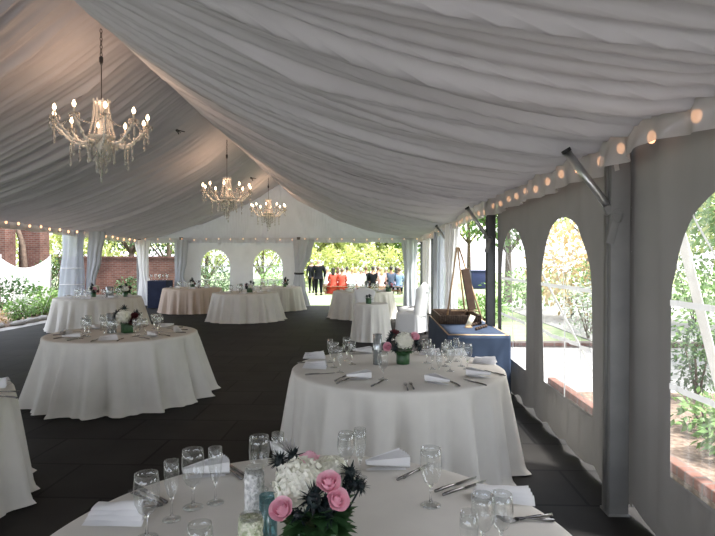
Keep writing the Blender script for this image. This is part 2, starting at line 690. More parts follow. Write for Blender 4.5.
def far_pt(X, z):
    return (X, YF + 0.05 + 0.03 * noise.noise(Vector((X * 3.0, z * 0.5, 4.0))) + 0.02 * abs(noise.noise(Vector((X * 8.0, z * 0.5, 2.0)))), z)


hs = [window(-5.80, 1.05, far_pt, (0, -0.012, 0)), window(-3.90, 1.05, far_pt, (0, -0.012, 0))]
struct(fill([(-6.95, 0.03), (-2.85, 0.03), (-2.85, 2.42), (-6.95, 2.42)], hs, (0.06, 0.14), far_pt).build('wall_far', M['farwall']))


# --- valance strips along the eaves
def valance(name, p0, p1, z0, z1, nrm, ph, zf=None, m='valance'):
    p0, p1 = Vector(p0), Vector(p1)
    ln = (p1 - p0).length
    mb = MB()

    def fn(u, v):
        s = u * ln
        a = 0.014 + 0.055 * (1 - v)
        d = a * (noise.noise(Vector((s * 3.2 + ph, 0.4, ph))) * 1.2 + 0.9 * noise.noise(Vector((s * 8 + ph, v * 0.4, ph))))
        zz = zf(s) if zf else 0
        z = z0 + (z1 - z0) * v + zz + (0.022 * noise.noise(Vector((s * 1.6, ph, 1))) + 0.01 * math.sin(s * 6 + ph)) * (1 - v)
        P = p0 + (p1 - p0) * u
        return (P.x + nrm[0] * (0.035 + d), P.y + nrm[1] * (0.035 + d), z)
    mb.grid(int(ln / 0.025), 8, fn)
    return struct(mb.build(name, M[m]))


for i in range(len(POSTS) - 1):
    valance('trim_%d' % (i + 1), (XR - 0.10 + 0.02 * (i % 2), POSTS[i] - 0.10, 0), (XR - 0.10 + 0.02 * (i % 2), POSTS[i + 1] - 0.02, 0), 2.25 - 0.025 * (i % 2), 2.44 + 0.03 * min(i, 2), (-1, 0), i * 3.7)
valance('trim_6', (XR - 0.08, YB, 0), (XR - 0.08, POSTS[0], 0), 2.25, 2.44, (-1, 0), 31.0)
valance('trim_7', (XL, 9.0, 0), (XL, YF, 0), 2.38, 2.58, (1, 0), 41.0, lambda s: -0.02 * max(0, s - 3))
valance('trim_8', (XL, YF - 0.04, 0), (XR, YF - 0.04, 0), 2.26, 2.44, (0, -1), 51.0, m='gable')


# --- string lights
def bulb_mb():
    m = MB()
    m.ell((0, 0, 0), (0.017, 0.017, 0.024), 8, 6)
    return m


bulb_data = None


def string_lights(label, p0, p1, z, step, dz=0.012, r=1.0, zf=None):
    t = thing('string_light', label, 'string lights', (p0[0], p0[1], 0))
    p0, p1 = Vector(p0), Vector(p1)
    d = p1 - p0
    n = int(d.length / step)
    w = MB()
    pts = []
    global bulb_data
    for i in range(n * 4 + 1):
        q = d * i / (n * 4)
        zz = z - 0.018 * abs(math.sin(PI * i / 4)) + (zf(q.length) if zf else 0)
        pts.append((q.x, q.y, zz))
    w.tube(pts, 0.0035, 5)
    w.build('wire', M['wire'], t)
    for i in range(n + 1):
        q = d * (i / n)
        zz = z + (zf(q.length) if zf else 0) - 0.03 + random.uniform(-0.02, 0.02)
        if bulb_data is None:
            o = bulb_mb().build('bulb', M['fairy'], t)
            bulb_data = o.data
        else:
            o = bpy.data.objects.new('bulb', bulb_data)
            COL.objects.link(o)
            o.parent = t
        o.location = (q.x + random.uniform(-0.01, 0.01), q.y + random.uniform(-0.03, 0.03), zz)
        o.scale = (r, r, r)
    return t


string_lights('string of warm bulbs behind the valance above the windowed sidewall', (XR - 0.075, 1.23, 0), (XR - 0.075, 19.2, 0), 2.375, 0.37, r=1.5)
string_lights('string of warm bulbs under the eave on the open garden side', (XL + 0.16, 11.8, 0), (XL + 0.16, 19.2, 0), 2.535, 0.40, r=1.55, zf=lambda s: -0.026 * s)
string_lights('string of tiny bulbs across the far end wall under the gable', (XL + 0.3, YF - 0.16, 0), (XR - 0.2, YF - 0.16, 0), 2.41, 0.42, r=0.85)


# --- posts and diagonal braces
def post(name, label, x, y, m, h=2.46, w=0.115):
    t = thing(name, label, 'tent post', (x, y, 0), 0, 'tent posts')
    a = MB()
    a.box((0, 0, h / 2), (w, w, h), bev=0.008)
    for sx in (-1, 1):
        a.box((sx * w * 0.52, 0, h / 2), (0.008, w * 0.35, h - 0.02))
    a.build('upright', m, t)
    p = MB()
    p.box((0, 0, 0.008), (w * 1.12, w * 1.12, 0.016), bev=0.003)
    p.build('base_plate', m, t)
    return t


post('tent_post', 'grey metal tent post between the two big windows, floor to valance', XR - 0.045, POSTS[1], M['alu'], w=0.125)
post('tent_post', 'dark tent post behind the corner of the blue-clothed table', XR - 0.045, POSTS[2], M['alu_dark'])
post('tent_post', 'dark tent post behind the gathered curtain past the easel', XR - 0.02, POSTS[3], M['alu_dark'])
post('tent_post', 'slim dark post just past the white slipcovered chairs', XR - 0.02, POSTS[4], M['alu_dark'])
post('tent_post', 'tent post at the far corner by the lawn opening, window-wall side', XR - 0.02, POSTS[5] - 0.05, M['alu_dark'])
post('tent_post', 'tent post wrapped by the gathered clear sidewall on the garden side', XL + 0.03, POSTS[4], M['alu_dark'])
post('tent_post', 'tent post inside the bright white corner curtain by the brick wall', XL + 0.03, POSTS[5] - 0.05, M['alu'])
post('tent_post', 'tent post inside the grey curtain between navy table and arched window', -7.0, POSTS[5] + 0.02, M['alu'])
post('tent_post', 'tent post inside the tied curtain beside the lawn opening', -2.78, POSTS[5] + 0.02, M['alu_dark'])


def brace(label, y):
    t = thing('brace_strut', label, 'brace strut', (XR - 0.09, y, 1.90), 0, 'brace struts')
    a = MB()
    top = Vector((-0.265, 0.03, 0.455))
    a.tube([(0.0, -0.03, 0.06), tuple(top)], 0.026, 12)
    a.build('tube', M['strut'], t)
    a = MB()
    a.box((0.012, -0.05, -0.05), (0.05, 0.03, 0.20), Matrix.Rotation(0.25, 4, 'Y'), bev=0.004)
    a.box((0.0, -0.04, 0.075), (0.045, 0.04, 0.06), Matrix.Rotation(-0.4, 4, 'Y'), bev=0.004)
    a.build('clamp', M['alu'], t)
    a = MB()
    pts = [(0.02 + 0.035 * math.cos(k * 0.55), -0.075 - 0.01 * math.sin(k), 0.03 + 0.045 * math.sin(k * 0.55)) for k in range(14)]
    a.tube(pts, 0.003, 5)
    a.build('cable_loop', M['alu'], t)
    a = MB()
    a.tube([tuple(top), tuple(top + Vector((-0.012, 0, 0.02)))], 0.032, 10)
    a.build('end_collar', M['black'], t)
    return t


brace('metal diagonal strut from the grey post between the big windows', POSTS[1])
brace('dark strut slanting up from post behind the blue table', POSTS[2])
brace('small strut slanting up from post past the easel', POSTS[3])


for i, (x0, x1, y0, y1, z0, z1) in enumerate(((XR + 0.04, XR + 0.16, YB, YF + 0.2, 2.455, 2.58), (XL - 0.16, XL - 0.04, YB, YF + 0.2, 2.40, 2.62), (XL - 0.1, XR + 0.1, YF + 0.10, YF + 0.2, 2.40, 2.56))):
    a = MB()
    a.box(((x0 + x1) / 2, (y0 + y1) / 2, (z0 + z1) / 2), (x1 - x0, y1 - y0, z1 - z0))
    struct(a.build('trim_%d' % (9 + i), M['alu'], smooth=False))
# unseen garden-side sidewall, added to cut the light coming in beside the camera
struct(fill([(YB, 0.03), (11.5, 0.03), (11.5, 2.62), (YB, 2.62)], [arch_outline(c, 1.31, 0.425, 1.41, 0.62) for c in (-2.6, -0.9, 0.75, 2.55, 4.7, 6.5, 8.7, 10.4)], (0.2, 0.25), lambda y, z: (XL - 0.03 + 0.02 * noise.noise(Vector((y * 3, z, 1))), y, z)).build('wall_left_blocker', M['farwall']))


# --- gathered curtains
def curtain(name, label, c, u, prof, k, amp, m, group='gathered sidewalls', tie=None, sheer=None):
    """c: base point, u: direction along the wall, prof: [(z, halfwidth, shift)]"""
    t = thing(name, label, 'curtain', c, 0, group)
    u = Vector(u).normalized()
    nn = Vector((-u.y, u.x, 0))

    def val(z, i):
        for a, b2 in zip(prof, prof[1:]):
            if b2[0] <= z <= a[0]:
                f = (a[0] - z) / (a[0] - b2[0])
                f = f * f * (3 - 2 * f)
                return a[i] + (b2[i] - a[i]) * f
        return prof[-1][i] if z < prof[-1][0] else prof[0][i]
    zt, zb = prof[0][0], prof[-1][0]

    def fn(s, v):
        z = zt + (zb - zt) * v
        w, sh = val(z, 1), val(z, 2)
        a = s * 2 * PI
        x = w * math.cos(a)
        y = min(w * 0.45, 0.12) * math.sin(a)
        rip = 1 + amp * math.sin(k * a + 0.6 * math.sin(z * 2)) + 0.10 * noise.noise(Vector((a * 3, z * 1.2, c[0])))
        P = u * (x * rip + sh) + nn * (y * rip)
        return (P.x, P.y, z)
    a = MB()
    a.grid(120, 26, fn, closed=True)
    a.build('fabric', m, t)
    if tie:
        a = MB()
        w, sh = val(tie, 1), val(tie, 2)
        pts = []
        for i in range(25):
            an = 2 * PI * i / 24
            P = u * (w * 1.16 * math.cos(an) + sh) + nn * (min(w * 0.45, 0.12) * 1.25 * math.sin(an))
            pts.append((P.x, P.y, tie + 0.01 * math.sin(an)))
        a.tube(pts, 0.035, 8, cap=False)
        a.build('tie_back', M['black'], t)
    if sheer:
        for z in sheer:
            a = MB()
            pts = []
            for i in range(13):
                an = PI + PI * (0.05 + 0.9 * i / 12)
                w, sh = val(z, 1), val(z, 2)
                P = u * (w * 1.04 * math.cos(an) + sh) + nn * (min(w * 0.45, 0.12) * 1.12 * math.sin(an))
                pts.append((P.x, P.y, z))
            a.tube(pts, 0.014, 5)
            a.build('glazing_bar', M['muntin'], t)
    return t


YX = (0, 1, 0)
# garden side
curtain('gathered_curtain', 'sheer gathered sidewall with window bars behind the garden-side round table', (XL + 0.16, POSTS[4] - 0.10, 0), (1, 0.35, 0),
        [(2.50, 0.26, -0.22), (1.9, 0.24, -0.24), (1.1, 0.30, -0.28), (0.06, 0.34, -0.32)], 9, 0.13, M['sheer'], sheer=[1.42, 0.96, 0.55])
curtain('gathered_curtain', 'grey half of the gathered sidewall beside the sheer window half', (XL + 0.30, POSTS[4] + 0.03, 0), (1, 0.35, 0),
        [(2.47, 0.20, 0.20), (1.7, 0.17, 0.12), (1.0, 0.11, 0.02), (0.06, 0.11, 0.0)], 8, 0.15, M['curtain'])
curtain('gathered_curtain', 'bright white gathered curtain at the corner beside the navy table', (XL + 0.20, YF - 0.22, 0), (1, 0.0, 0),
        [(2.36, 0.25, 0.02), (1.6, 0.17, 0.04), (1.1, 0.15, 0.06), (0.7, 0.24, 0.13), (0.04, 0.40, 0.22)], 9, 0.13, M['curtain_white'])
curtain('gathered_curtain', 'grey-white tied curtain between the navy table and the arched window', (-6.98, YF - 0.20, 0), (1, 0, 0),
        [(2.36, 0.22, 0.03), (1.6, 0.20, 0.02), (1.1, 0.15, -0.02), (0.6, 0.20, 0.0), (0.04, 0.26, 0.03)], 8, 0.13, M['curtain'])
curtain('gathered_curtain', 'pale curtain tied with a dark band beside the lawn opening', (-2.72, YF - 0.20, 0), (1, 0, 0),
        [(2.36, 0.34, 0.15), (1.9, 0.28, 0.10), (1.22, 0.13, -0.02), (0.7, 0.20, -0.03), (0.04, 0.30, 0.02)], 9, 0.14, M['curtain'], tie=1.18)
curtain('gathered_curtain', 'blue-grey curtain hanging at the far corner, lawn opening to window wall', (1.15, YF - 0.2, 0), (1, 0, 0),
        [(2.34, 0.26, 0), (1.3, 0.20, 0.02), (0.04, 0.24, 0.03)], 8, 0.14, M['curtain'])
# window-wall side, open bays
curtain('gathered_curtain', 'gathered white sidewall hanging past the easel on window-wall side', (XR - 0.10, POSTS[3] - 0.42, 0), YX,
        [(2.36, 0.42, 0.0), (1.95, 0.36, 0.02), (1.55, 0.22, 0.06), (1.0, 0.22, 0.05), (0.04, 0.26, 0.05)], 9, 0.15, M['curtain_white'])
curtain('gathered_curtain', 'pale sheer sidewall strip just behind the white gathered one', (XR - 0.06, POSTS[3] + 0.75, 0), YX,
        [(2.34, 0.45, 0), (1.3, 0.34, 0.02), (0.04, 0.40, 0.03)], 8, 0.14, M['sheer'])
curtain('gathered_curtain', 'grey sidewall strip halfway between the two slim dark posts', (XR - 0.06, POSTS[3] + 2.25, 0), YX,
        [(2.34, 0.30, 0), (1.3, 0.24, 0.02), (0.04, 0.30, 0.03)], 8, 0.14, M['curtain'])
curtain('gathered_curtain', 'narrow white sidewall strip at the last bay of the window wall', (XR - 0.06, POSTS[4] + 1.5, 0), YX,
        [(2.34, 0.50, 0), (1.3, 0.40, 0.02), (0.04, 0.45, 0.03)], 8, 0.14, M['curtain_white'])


# --- hooks on the ceiling
def hook(label, t_, Y, side='l', s=1.0):
    P = (roof_l if side == 'l' else roof_r)(t_, Y)
    t = thing('ceiling_hook', label, 'hook', P, 0, 'black liner hooks')
    a = MB()
    for k in range(5):
        an = k * 2.4 + 0.5
        a.tube([(0, 0, -0.03), (0.15 * s * math.cos(an), 0.15 * s * math.sin(an), -0.05 + 0.10 * math.sin(k * 2.1))], 0.011, 5)
    a.build('wire_tie', M['black'], t)
    a = MB()
    a.ell((0, 0, -0.035), (0.028, 0.028, 0.028), 8, 6)
    a.build('clip', M['black'], t)


hook('black wire hook on the sloping liner beside the largest chandelier', 0.09, 10.7)
hook('small black hook on liner by the farthest chandelier', 0.07, 16.6, s=1.1)


# ------------------------------------------------------------------ chandeliers
def make_chandelier():
    t = thing('chandelier', '', 'chandelier', (0, 0, 0), 0, 'crystal chandeliers')
    # origin at the level of the candle cups
    a = MB()
    a.lathe([(0.012, -0.50), (0.03, -0.46), (0.015, -0.40), (0.05, -0.34), (0.07, -0.28), (0.03, -0.22), (0.05, -0.12), (0.028, -0.02), (0.045, 0.06), (0.022, 0.16), (0.03, 0.22), (0.012, 0.28)], 14)
    a.build('stem', M['crystal_arm'], t)
    a = MB()
    a.lathe([(0.03, 0.30), (0.085, 0.265), (0.10, 0.275), (0.10, 0.285), (0.03, 0.31)], 18)
    for k in range(9):
        an = 2 * PI * k / 9
        a.ell((0.095 * math.cos(an), 0.095 * math.sin(an), 0.30), (0.012, 0.012, 0.022), 6, 5)
    a.build('crown', M['crystal_arm'], t)
    a = MB()
    a.lathe([(0.02, -0.20), (0.10, -0.19), (0.15, -0.165), (0.155, -0.15), (0.06, -0.17)], 20)
    a.build('bowl', M['crystal_arm'], t)
    arm0 = cup0 = cand0 = bulb0 = None
    for k in range(10):
        an = 2 * PI * (k + 0.3) / 10
        R = Matrix.Rotation(an, 4, 'Z')
        if arm0 is None:
            a = MB()
            pts = []
            for i in range(15):
                f = i / 14
                pts.append((0.05 + 0.50 * f, 0, -0.20 - 0.055 * math.sin(PI * min(1, f * 1.25)) + 0.20 * max(0, f - 0.55) ** 1.5 / 0.45 ** 1.5 * 0.85))
            pts.append((0.555, 0, -0.01))
            a.tube(pts, 0.013, 7)
            for i in range(2, 13, 2):
                a.ell((pts[i][0], 0, pts[i][2]), (0.025, 0.025, 0.025), 7, 5)
            arm0 = a.build('arm', M['crystal_arm'], t)
            c = MB()
            c.lathe([(0.012, -0.03), (0.03, -0.015), (0.058, 0.0), (0.062, 0.006), (0.02, 0.0)], 14, (0.555, 0, 0))
            for q in range(8):
                aq = 2 * PI * q / 8
                c.tube([(0.555 + 0.058 * math.cos(aq), 0.058 * math.sin(aq), 0.0), (0.555 + 0.058 * math.cos(aq), 0.058 * math.sin(aq), -0.05)], [0.004, 0.008], 5)
            cup0 = c.build('drip_cup', M['crystal'], arm0)
            c = MB()
            c.tube([(0.555, 0, 0), (0.555, 0, 0.075)], 0.012, 9)
            cand0 = c.build('candle_tube', M['candle'], arm0)
            c = MB()
            c.lathe([(0.006, 0.075), (0.018, 0.094), (0.022, 0.112), (0.014, 0.136), (0.003, 0.158)], 9, (0.555, 0, 0), True, True)
            bulb0 = c.build('bulb', M['bulb'], arm0)
            arm0.matrix_local = R
        else:
            o = arm0.copy()
            COL.objects.link(o)
            o.parent = t
            o.matrix_local = R
            for ch in (cup0, cand0, bulb0):
                d = ch.copy()
                COL.objects.link(d)
                d.parent = o

    def strand(p0, ln, bead=0.0145):
        a = MB()
        n = int(ln / 0.024)
        for i in range(n):
            r = bead * (0.85 + 0.3 * (i % 2))
            a.ell((0, 0, -0.024 * i), (r, r, r), 6, 4)
        a.lathe([(0.003, 0.0), (0.018, -0.03), (0.002, -0.075)], 6, (0, 0, -0.024 * n))
        return a.build('crystal_strand', M['crystal'], t, loc=p0)
    sA = strand((0, 0, -0.5), 0.12)
    sB = strand((0, 0, -0.5), 0.22)

    def copy_strand(s, p):
        o = s.copy()
        COL.objects.link(o)
        o.parent = t
        o.location = p
    sA.location = (0.03, 0.0, -0.50)
    sB.location = (-0.02, 0.02, -0.46)
    for k in range(10):
        an = 2 * PI * (k + 0.3) / 10
        copy_strand(sA, (0.56 * math.cos(an), 0.56 * math.sin(an), -0.05 - 0.02 * (k % 3)))
        copy_strand(sB if k % 2 else sA, (0.36 * math.cos(an + 0.12), 0.36 * math.sin(an + 0.12), -0.26))
        copy_strand(sB, (0.15 * math.cos(an), 0.15 * math.sin(an), -0.17 - 0.03 * (k % 2)))
    for k in range(5):
        an = 2 * PI * k / 5
        copy_strand(sB, (0.06 * math.cos(an), 0.06 * math.sin(an), -0.33))
    # swags of beads from the crown down to the arms and from arm to arm
    sw = None
    for k in range(10):
        an = 2 * PI * (k + 0.3) / 10
        if sw is None:
            a = MB()
            pts = [(0.09 + 0.07 * (i / 16) ** 2, 0, 0.27 - 0.42 * i / 16) for i in range(17)]
            a.tube(pts, 0.003, 5)
            for p in pts:
                a.ell(p, (0.0145, 0.0145, 0.0145), 6, 4)
            g = MB()
            pts = [(0.555 * math.cos(0.628 * i / 12), 0.555 * math.sin(0.628 * i / 12), -0.01 - 0.10 * math.sin(PI * i / 12)) for i in range(13)]
            g.tube(pts, 0.003, 5)
            for p in pts:
                g.ell(p, (0.013, 0.013, 0.013), 6, 4)
            sw = [a.build('bead_swag', M['crystal'], t), g.build('bead_garland', M['crystal'], t)]
            for o in sw:
                o.rotation_euler = (0, 0, an)
        else:
            for q in sw:
                o = q.copy()
                COL.objects.link(o)
                o.parent = t
                o.rotation_euler = (0, 0, an)
    return t


CH = [(-3.50, 6.90, 3.37, 'largest crystal chandelier, over the round tables on the aisle side', 1.0),
      (-3.47, 12.64, 3.25, 'middle crystal chandelier hanging between the two others', 0.98),
      (-3.47, 17.5, 3.29, 'smallest-looking farthest crystal chandelier before the pleated gable', 0.97)]
chk = Kind(make_chandelier)
for (x, y, z, lab, s) in CH:
    c = chk.put(lab, (x, y, z), y * 0.37, scale=(s, s, s))
    # its own hanging rod and chain up to the ridge
    top = ridge(y) - 0.05 - z
    a = MB()
    a.tube([(0, 0, 0.30), (0, 0, top * 0.63)], 0.006, 6)
    n = 9
    z0 = top * 0.63
    for i in range(n):
        zc = z0 + (top - z0) * (i + 0.5) / n
        hl = (top - z0) / n * 0.62
        pts = [(0.014 * math.cos(q) * (i % 2), 0.014 * math.cos(q) * (1 - i % 2), zc + hl * math.sin(q)) for q in [2 * PI * k / 10 for k in range(11)]]
        a.tube(pts, 0.0048, 5, cap=False)
    ch = a.build('chain', M['chain'], c)
    a = MB()
    a.lathe([(0.006, -0.05), (0.024, -0.03), (0.026, 0.03), (0.008, 0.05)], 8, (0, 0, z0 + 0.06), True, True)
    a.build('shackle', M['black'], ch)
    ld = bpy.data.lights.new('chandelier_light', 'POINT')
    ld.energy = 50
    ld.color = (1.0, 0.62, 0.40)
    ld.shadow_soft_size = 0.35
    lo = bpy.data.objects.new('chandelier_light', ld)
    COL.objects.link(lo)
    lo.parent = c
    lo.location = (0, 0, 0.14)


# ------------------------------------------------------------------ tables
def cloth_mesh(r, flare, k, sd, h=TOP):
    m = MB()
    n = 200
    prof = []
    rows = [(0.0, h), (r * 0.35, h), (r * 0.7, h), (r * 0.93, h), (r * 0.985, h - 0.002), (r * 1.0, h - 0.010), (r * 1.006, h - 0.03)]
    nr = 18
    ph = random.uniform(0, 6)
    for j, (rr, z) in enumerate(rows):
        for i in range(n):
            a = 2 * PI * i / n
            m.v.append((rr * math.cos(a), rr * math.sin(a), z))
    for j in range(1, nr + 1):
        f = j / nr
        z = (h - 0.03) * (1 - f) + 0.006 * f
        for i in range(n):
            a = 2 * PI * i / n
            w = noise.noise(Vector((math.cos(a) * 1.3, math.sin(a) * 1.3, sd)))
            fo = math.sin(k * a + ph + 2.5 * w) + 0.55 * math.sin((k * 1.63 // 1) * a + 1.7 * ph + 3 * w) + 0.25 * math.sin(3 * k * a)
            amp = (0.004 + 0.062 * f ** 0.8) * (1.0 if r > 0.5 else 0.5)
            rr = r * 1.006 + flare * f ** 1.15 + amp * fo + 0.02 * f * w
            if f > 0.93:
                rr += 0.025 * (f - 0.93) / 0.07 * (1 + w)
            m.v.append((rr * math.cos(a), rr * math.sin(a), z + (0.012 * (1 + fo) * max(0, f - 0.93) / 0.07 * 0.4)))
    R = len(rows) + nr
    for j in range(R - 1):
        for i in range(n):
            i2 = (i + 1) % n
            m.f.append((j * n + i, (j + 1) * n + i, (j + 1) * n + i2, j * n + i2))
    return m


def round_table(name, label, x, y, r, flare, k, m='cloth', h=TOP, group='round tables under floor-length cloths', clothlabel=None):
    t = thing(name, label, 'table', (x, y, 0), 0, group)
    cl = cloth_mesh(r, flare, k, x * 1.7 + y, h).build('tablecloth', M[m], t)
    if clothlabel:
        cl['label'] = clothlabel
    a = MB()
    a.lathe([(0.02, h - 0.035), (r - 0.02, h - 0.035), (r - 0.015, h - 0.006), (0.02, h - 0.006)], 48, capb=True, capt=True)
    a.build('tabletop', M['pine'], t)
    for i in range(4):
        an = PI / 4 + PI / 2 * i
        a = MB()
        a.tube([(r * 0.6 * math.cos(an), r * 0.6 * math.sin(an), 0.0), (r * 0.6 * math.cos(an), r * 0.6 * math.sin(an), h - 0.035)], 0.018, 8)
        a.build('leg', M['alu'], t)
    return t


T = {}
for key, lab, x, y, r, fl, k, m in [
    ('near', 'nearest round table with ivory cloth, pink roses and white hydrangeas', -0.21, 1.647, 0.862, 0.12, 17, 'cloth'),
    ('mid', 'ivory-clothed round table beside the window wall before the blue table', 0.17, 4.57, 0.872, 0.06, 16, 'cloth'),
    ('aisle', 'ivory-clothed round table across the aisle, under the largest chandelier', -3.11, 6.62, 0.875, 0.16, 18, 'cloth'),
    ('edge', 'ivory-clothed table cut off by the frame edge across the aisle', -3.31, 3.29, 0.90, 0.045, 17, 'cloth'),
    ('garden', 'round table before the gathered sidewall and brick garden wall', -6.70, 13.0, 0.97, 0.13, 20, 'cloth'),
    ('tan', 'sand-coloured round table before the arched window near navy table', -5.87, 17.3, 0.90, 0.08, 20, 'cloth_tan'),
    ('center', 'round table with long cloth in front of the sand-coloured table', -3.62, 15.0, 0.88, 0.13, 18, 'cloth'),
    ('back', 'round table nearest the tied curtain of the lawn opening', -3.38, 18.15, 0.86, 0.08, 18, 'cloth'),
    ('lawn', 'round table standing before the lawn opening, behind the small one', -0.40, 15.8, 0.86, 0.09, 18, 'cloth'),
]:
    T[key] = (x, y, r)
    round_table('round_table', lab, x, y, r, fl, k, m)
T['small'] = (-0.12, 11.3, 0.35)
round_table('cocktail_table', 'small draped table between white slipcovered chairs and lawn table', -0.12, 11.3, 0.345, 0.06, 9, 'cloth')


def box_table(name, label, x0, x1, y0, y1, h, m):
    cx, cy = (x0 + x1) / 2, (y0 + y1) / 2
    t = thing(name, label, 'table', (cx, cy, 0), 0, 'box tables in fitted blue cloths')
    hx, hy = (x1 - x0) / 2, (y1 - y0) / 2
    a = MB()

    def ring(u):
        p = 4 * (u % 1)
        s = int(p)
        f = p - s
        c = [(-hx, -hy), (hx, -hy), (hx, hy), (-hx, hy)]
        A, B = c[s], c[(s + 1) % 4]
        return A[0] + (B[0] - A[0]) * f, A[1] + (B[1] - A[1]) * f

    def fn(u, v):
        x, y = ring(u)
        if v < 0.2:
            f = v / 0.2
            return (x * f, y * f, h)
        if v < 0.28:
            return (x * 1.004, y * 1.004, h - 0.012)
        f = (v - 0.28) / 0.72
        d = 1.006 + f * (0.015 + 0.018 * noise.noise(Vector((u * 30, 0.2, x0))) + 0.010 * math.sin(u * 70))
        return (x * d, y * d, (h - 0.012) * (1 - f) + 0.006 * f)
    a.grid(160, 25, fn, closed=True)
    a.build('tablecloth', m, t)
    a = MB()
    a.box((0, 0, h - 0.022), (2 * hx - 0.02, 2 * hy - 0.02, 0.03))
    a.build('tabletop', M['pine'], t)
    return t


box_table('buffet_table', 'long table under a fitted blue cloth along the window wall', 0.84, 1.59, 6.6, 8.9, TOP, M['blue'])
box_table('bar_table', 'navy-clothed table between the white and grey curtains', -7.85, -7.2, 18.55, 19.15, 0.95, M['navy'])


# ------------------------------------------------------------------ tableware kinds
def glass_kind(name, cat, prof_bowl, stem_r, foot_r, z_stem, grp):
    def mk():
        t = thing(name, '', cat, (0, 0, 0), 0, grp)
        a = MB()
        a.lathe(prof_bowl, 20)
        a.build('bowl', M['glass'], t)
        a = MB()
        a.lathe([(foot_r * 0.25, 0.010), (stem_r, 0.022), (stem_r, z_stem - 0.012), (stem_r * 2.2, z_stem)], 10)
        a.build('stem', M['solid_glass'], t)
        a = MB()
        a.lathe([(0.002, 0.010), (foot_r * 0.3, 0.008), (foot_r, 0.003), (foot_r, 0.001), (0.002, 0.001)], 20)
        a.build('foot', M['glass'], t)
        return t
    return Kind(mk)


G = {}
G['wine'] = glass_kind('wine_glass', 'wine glass', [(0.004, 0.085), (0.020, 0.095), (0.033, 0.120), (0.036, 0.145), (0.034, 0.172), (0.031, 0.197), (0.030, 0.197), (0.032, 0.172), (0.0345, 0.145)], 0.0038, 0.034, 0.086, 'wine glasses')
G['goblet'] = glass_kind('water_goblet', 'goblet', [(0.005, 0.075), (0.024, 0.088), (0.037, 0.118), (0.0405, 0.15), (0.039, 0.185), (0.036, 0.21), (0.035, 0.21), (0.038, 0.185)], 0.0045, 0.036, 0.077, 'water goblets')
G['flute'] = glass_kind('champagne_flute', 'champagne flute', [(0.003, 0.075), (0.014, 0.09), (0.023, 0.125), (0.0255, 0.165), (0.024, 0.205), (0.023, 0.205), (0.0245, 0.165)], 0.0035, 0.031, 0.077, 'champagne flutes')


def mk_napkin():
    t = tag(MB().build('napkin', M['napkin']), '', 'napkin')
    return t


def napkin_mesh(style):
    m = MB()
    if style == 0:      # folded in layers, a soft loose rectangle with a lifted fold
        for lay in range(4):
            def fn(u, v, lay=lay):
                x = (u - 0.5) * (0.18 - 0.010 * lay)
                y = (v - 0.5) * (0.085 - 0.010 * lay) + 0.004 * lay
                z = 0.004 + 0.011 * lay + 0.014 * math.sin(PI * v) * (0.3 + u * u) + 0.004 * noise.noise(Vector((x * 20, y * 20, lay)))
                return (x, y * (1 + 0.12 * u), z)
            m.grid(10, 6, fn)
    else:               # fan of pleats spreading from a pinched end
        def fn(u, v):
            an = (u - 0.5) * 0.62
            rr = 0.03 + 0.165 * v
            zig = abs((u * 6) % 1 - 0.5) * 2
            x = rr * math.cos(an) - 0.10
            y = rr * math.sin(an) * 0.9
            return (x, y, 0.008 + 0.042 * zig * (0.35 + 0.65 * v) + 0.014 * (1 - v))
        m.grid(48, 8, fn)

        def fn2(u, v):
            an = (u - 0.5) * 0.60
            rr = 0.03 + 0.15 * v
            return (rr * math.cos(an) - 0.10, rr * math.sin(an) * 0.9, 0.004)
        m.grid(12, 2, fn2)
    return m


def napkin_kind(style):
    def mk():
        nm = napkin_mesh(style)
        nm.v = [(p[0] * 1.12, p[1] * 1.12, p[2] * 1.2) for p in nm.v]
        o = nm.build('napkin', M['napkin'])
        return tag(o, '', 'napkin', 'folded napkins')
    return Kind(mk)


NAP = [napkin_kind(0), napkin_kind(1)]


def mk_fork():
    t = thing('fork', '', 'fork', (0, 0, 0), 0, 'dinner forks')
    a = MB()
    a.grid(2, 12, lambda u, v: ((u - 0.5) * (0.016 - 0.010 * math.sin(PI * min(1, v * 1.2)) * 0.9), -0.10 + 0.13 * v, 0.004 + 0.006 * math.sin(PI * v)))
    a.tube([(0, -0.10, 0.004), (0, -0.05, 0.007), (0, 0.0, 0.009), (0, 0.03, 0.006)], [0.006, 0.005, 0.003, 0.003], 7)
    a.build('handle', M['steel'], t)
    a = MB()
    a.grid(4, 4, lambda u, v: ((u - 0.5) * (0.008 + 0.014 * v), 0.028 + 0.022 * v, 0.006 - 0.003 * math.sin(PI * v)))
    for k in range(4):
        x = (k - 1.5) * 0.0062
        a.tube([(x, 0.048, 0.006), (x, 0.075, 0.005), (x * 0.95, 0.098, 0.010)], [0.002, 0.0018, 0.0010], 5)
    a.build('tines', M['steel'], t)
    return t


def mk_knife():
    t = thing('table_knife', '', 'knife', (0, 0, 0), 0, 'table knives')
    a = MB()
    a.tube([(0, -0.115, 0.005), (0, -0.08, 0.006), (0, -0.02, 0.006), (0, 0.0, 0.005)], [0.0055, 0.0065, 0.005, 0.004], 8)
    a.build('handle', M['steel'], t)
    a = MB()
    a.box((0.001, 0.05, 0.0035), (0.017, 0.10, 0.003), bev=0.001)
    a.add([(-0.0075, 0.10, 0.002), (0.0095, 0.10, 0.002), (-0.004, 0.125, 0.002), (-0.0075, 0.10, 0.005), (0.0095, 0.10, 0.005), (-0.004, 0.125, 0.005)], [(0, 1, 2), (3, 5, 4), (1, 4, 5, 2), (0, 2, 5, 3)])
    a.build('blade', M['steel'], t)
    return t


FORK, KNIFE = Kind(mk_fork), Kind(mk_knife)


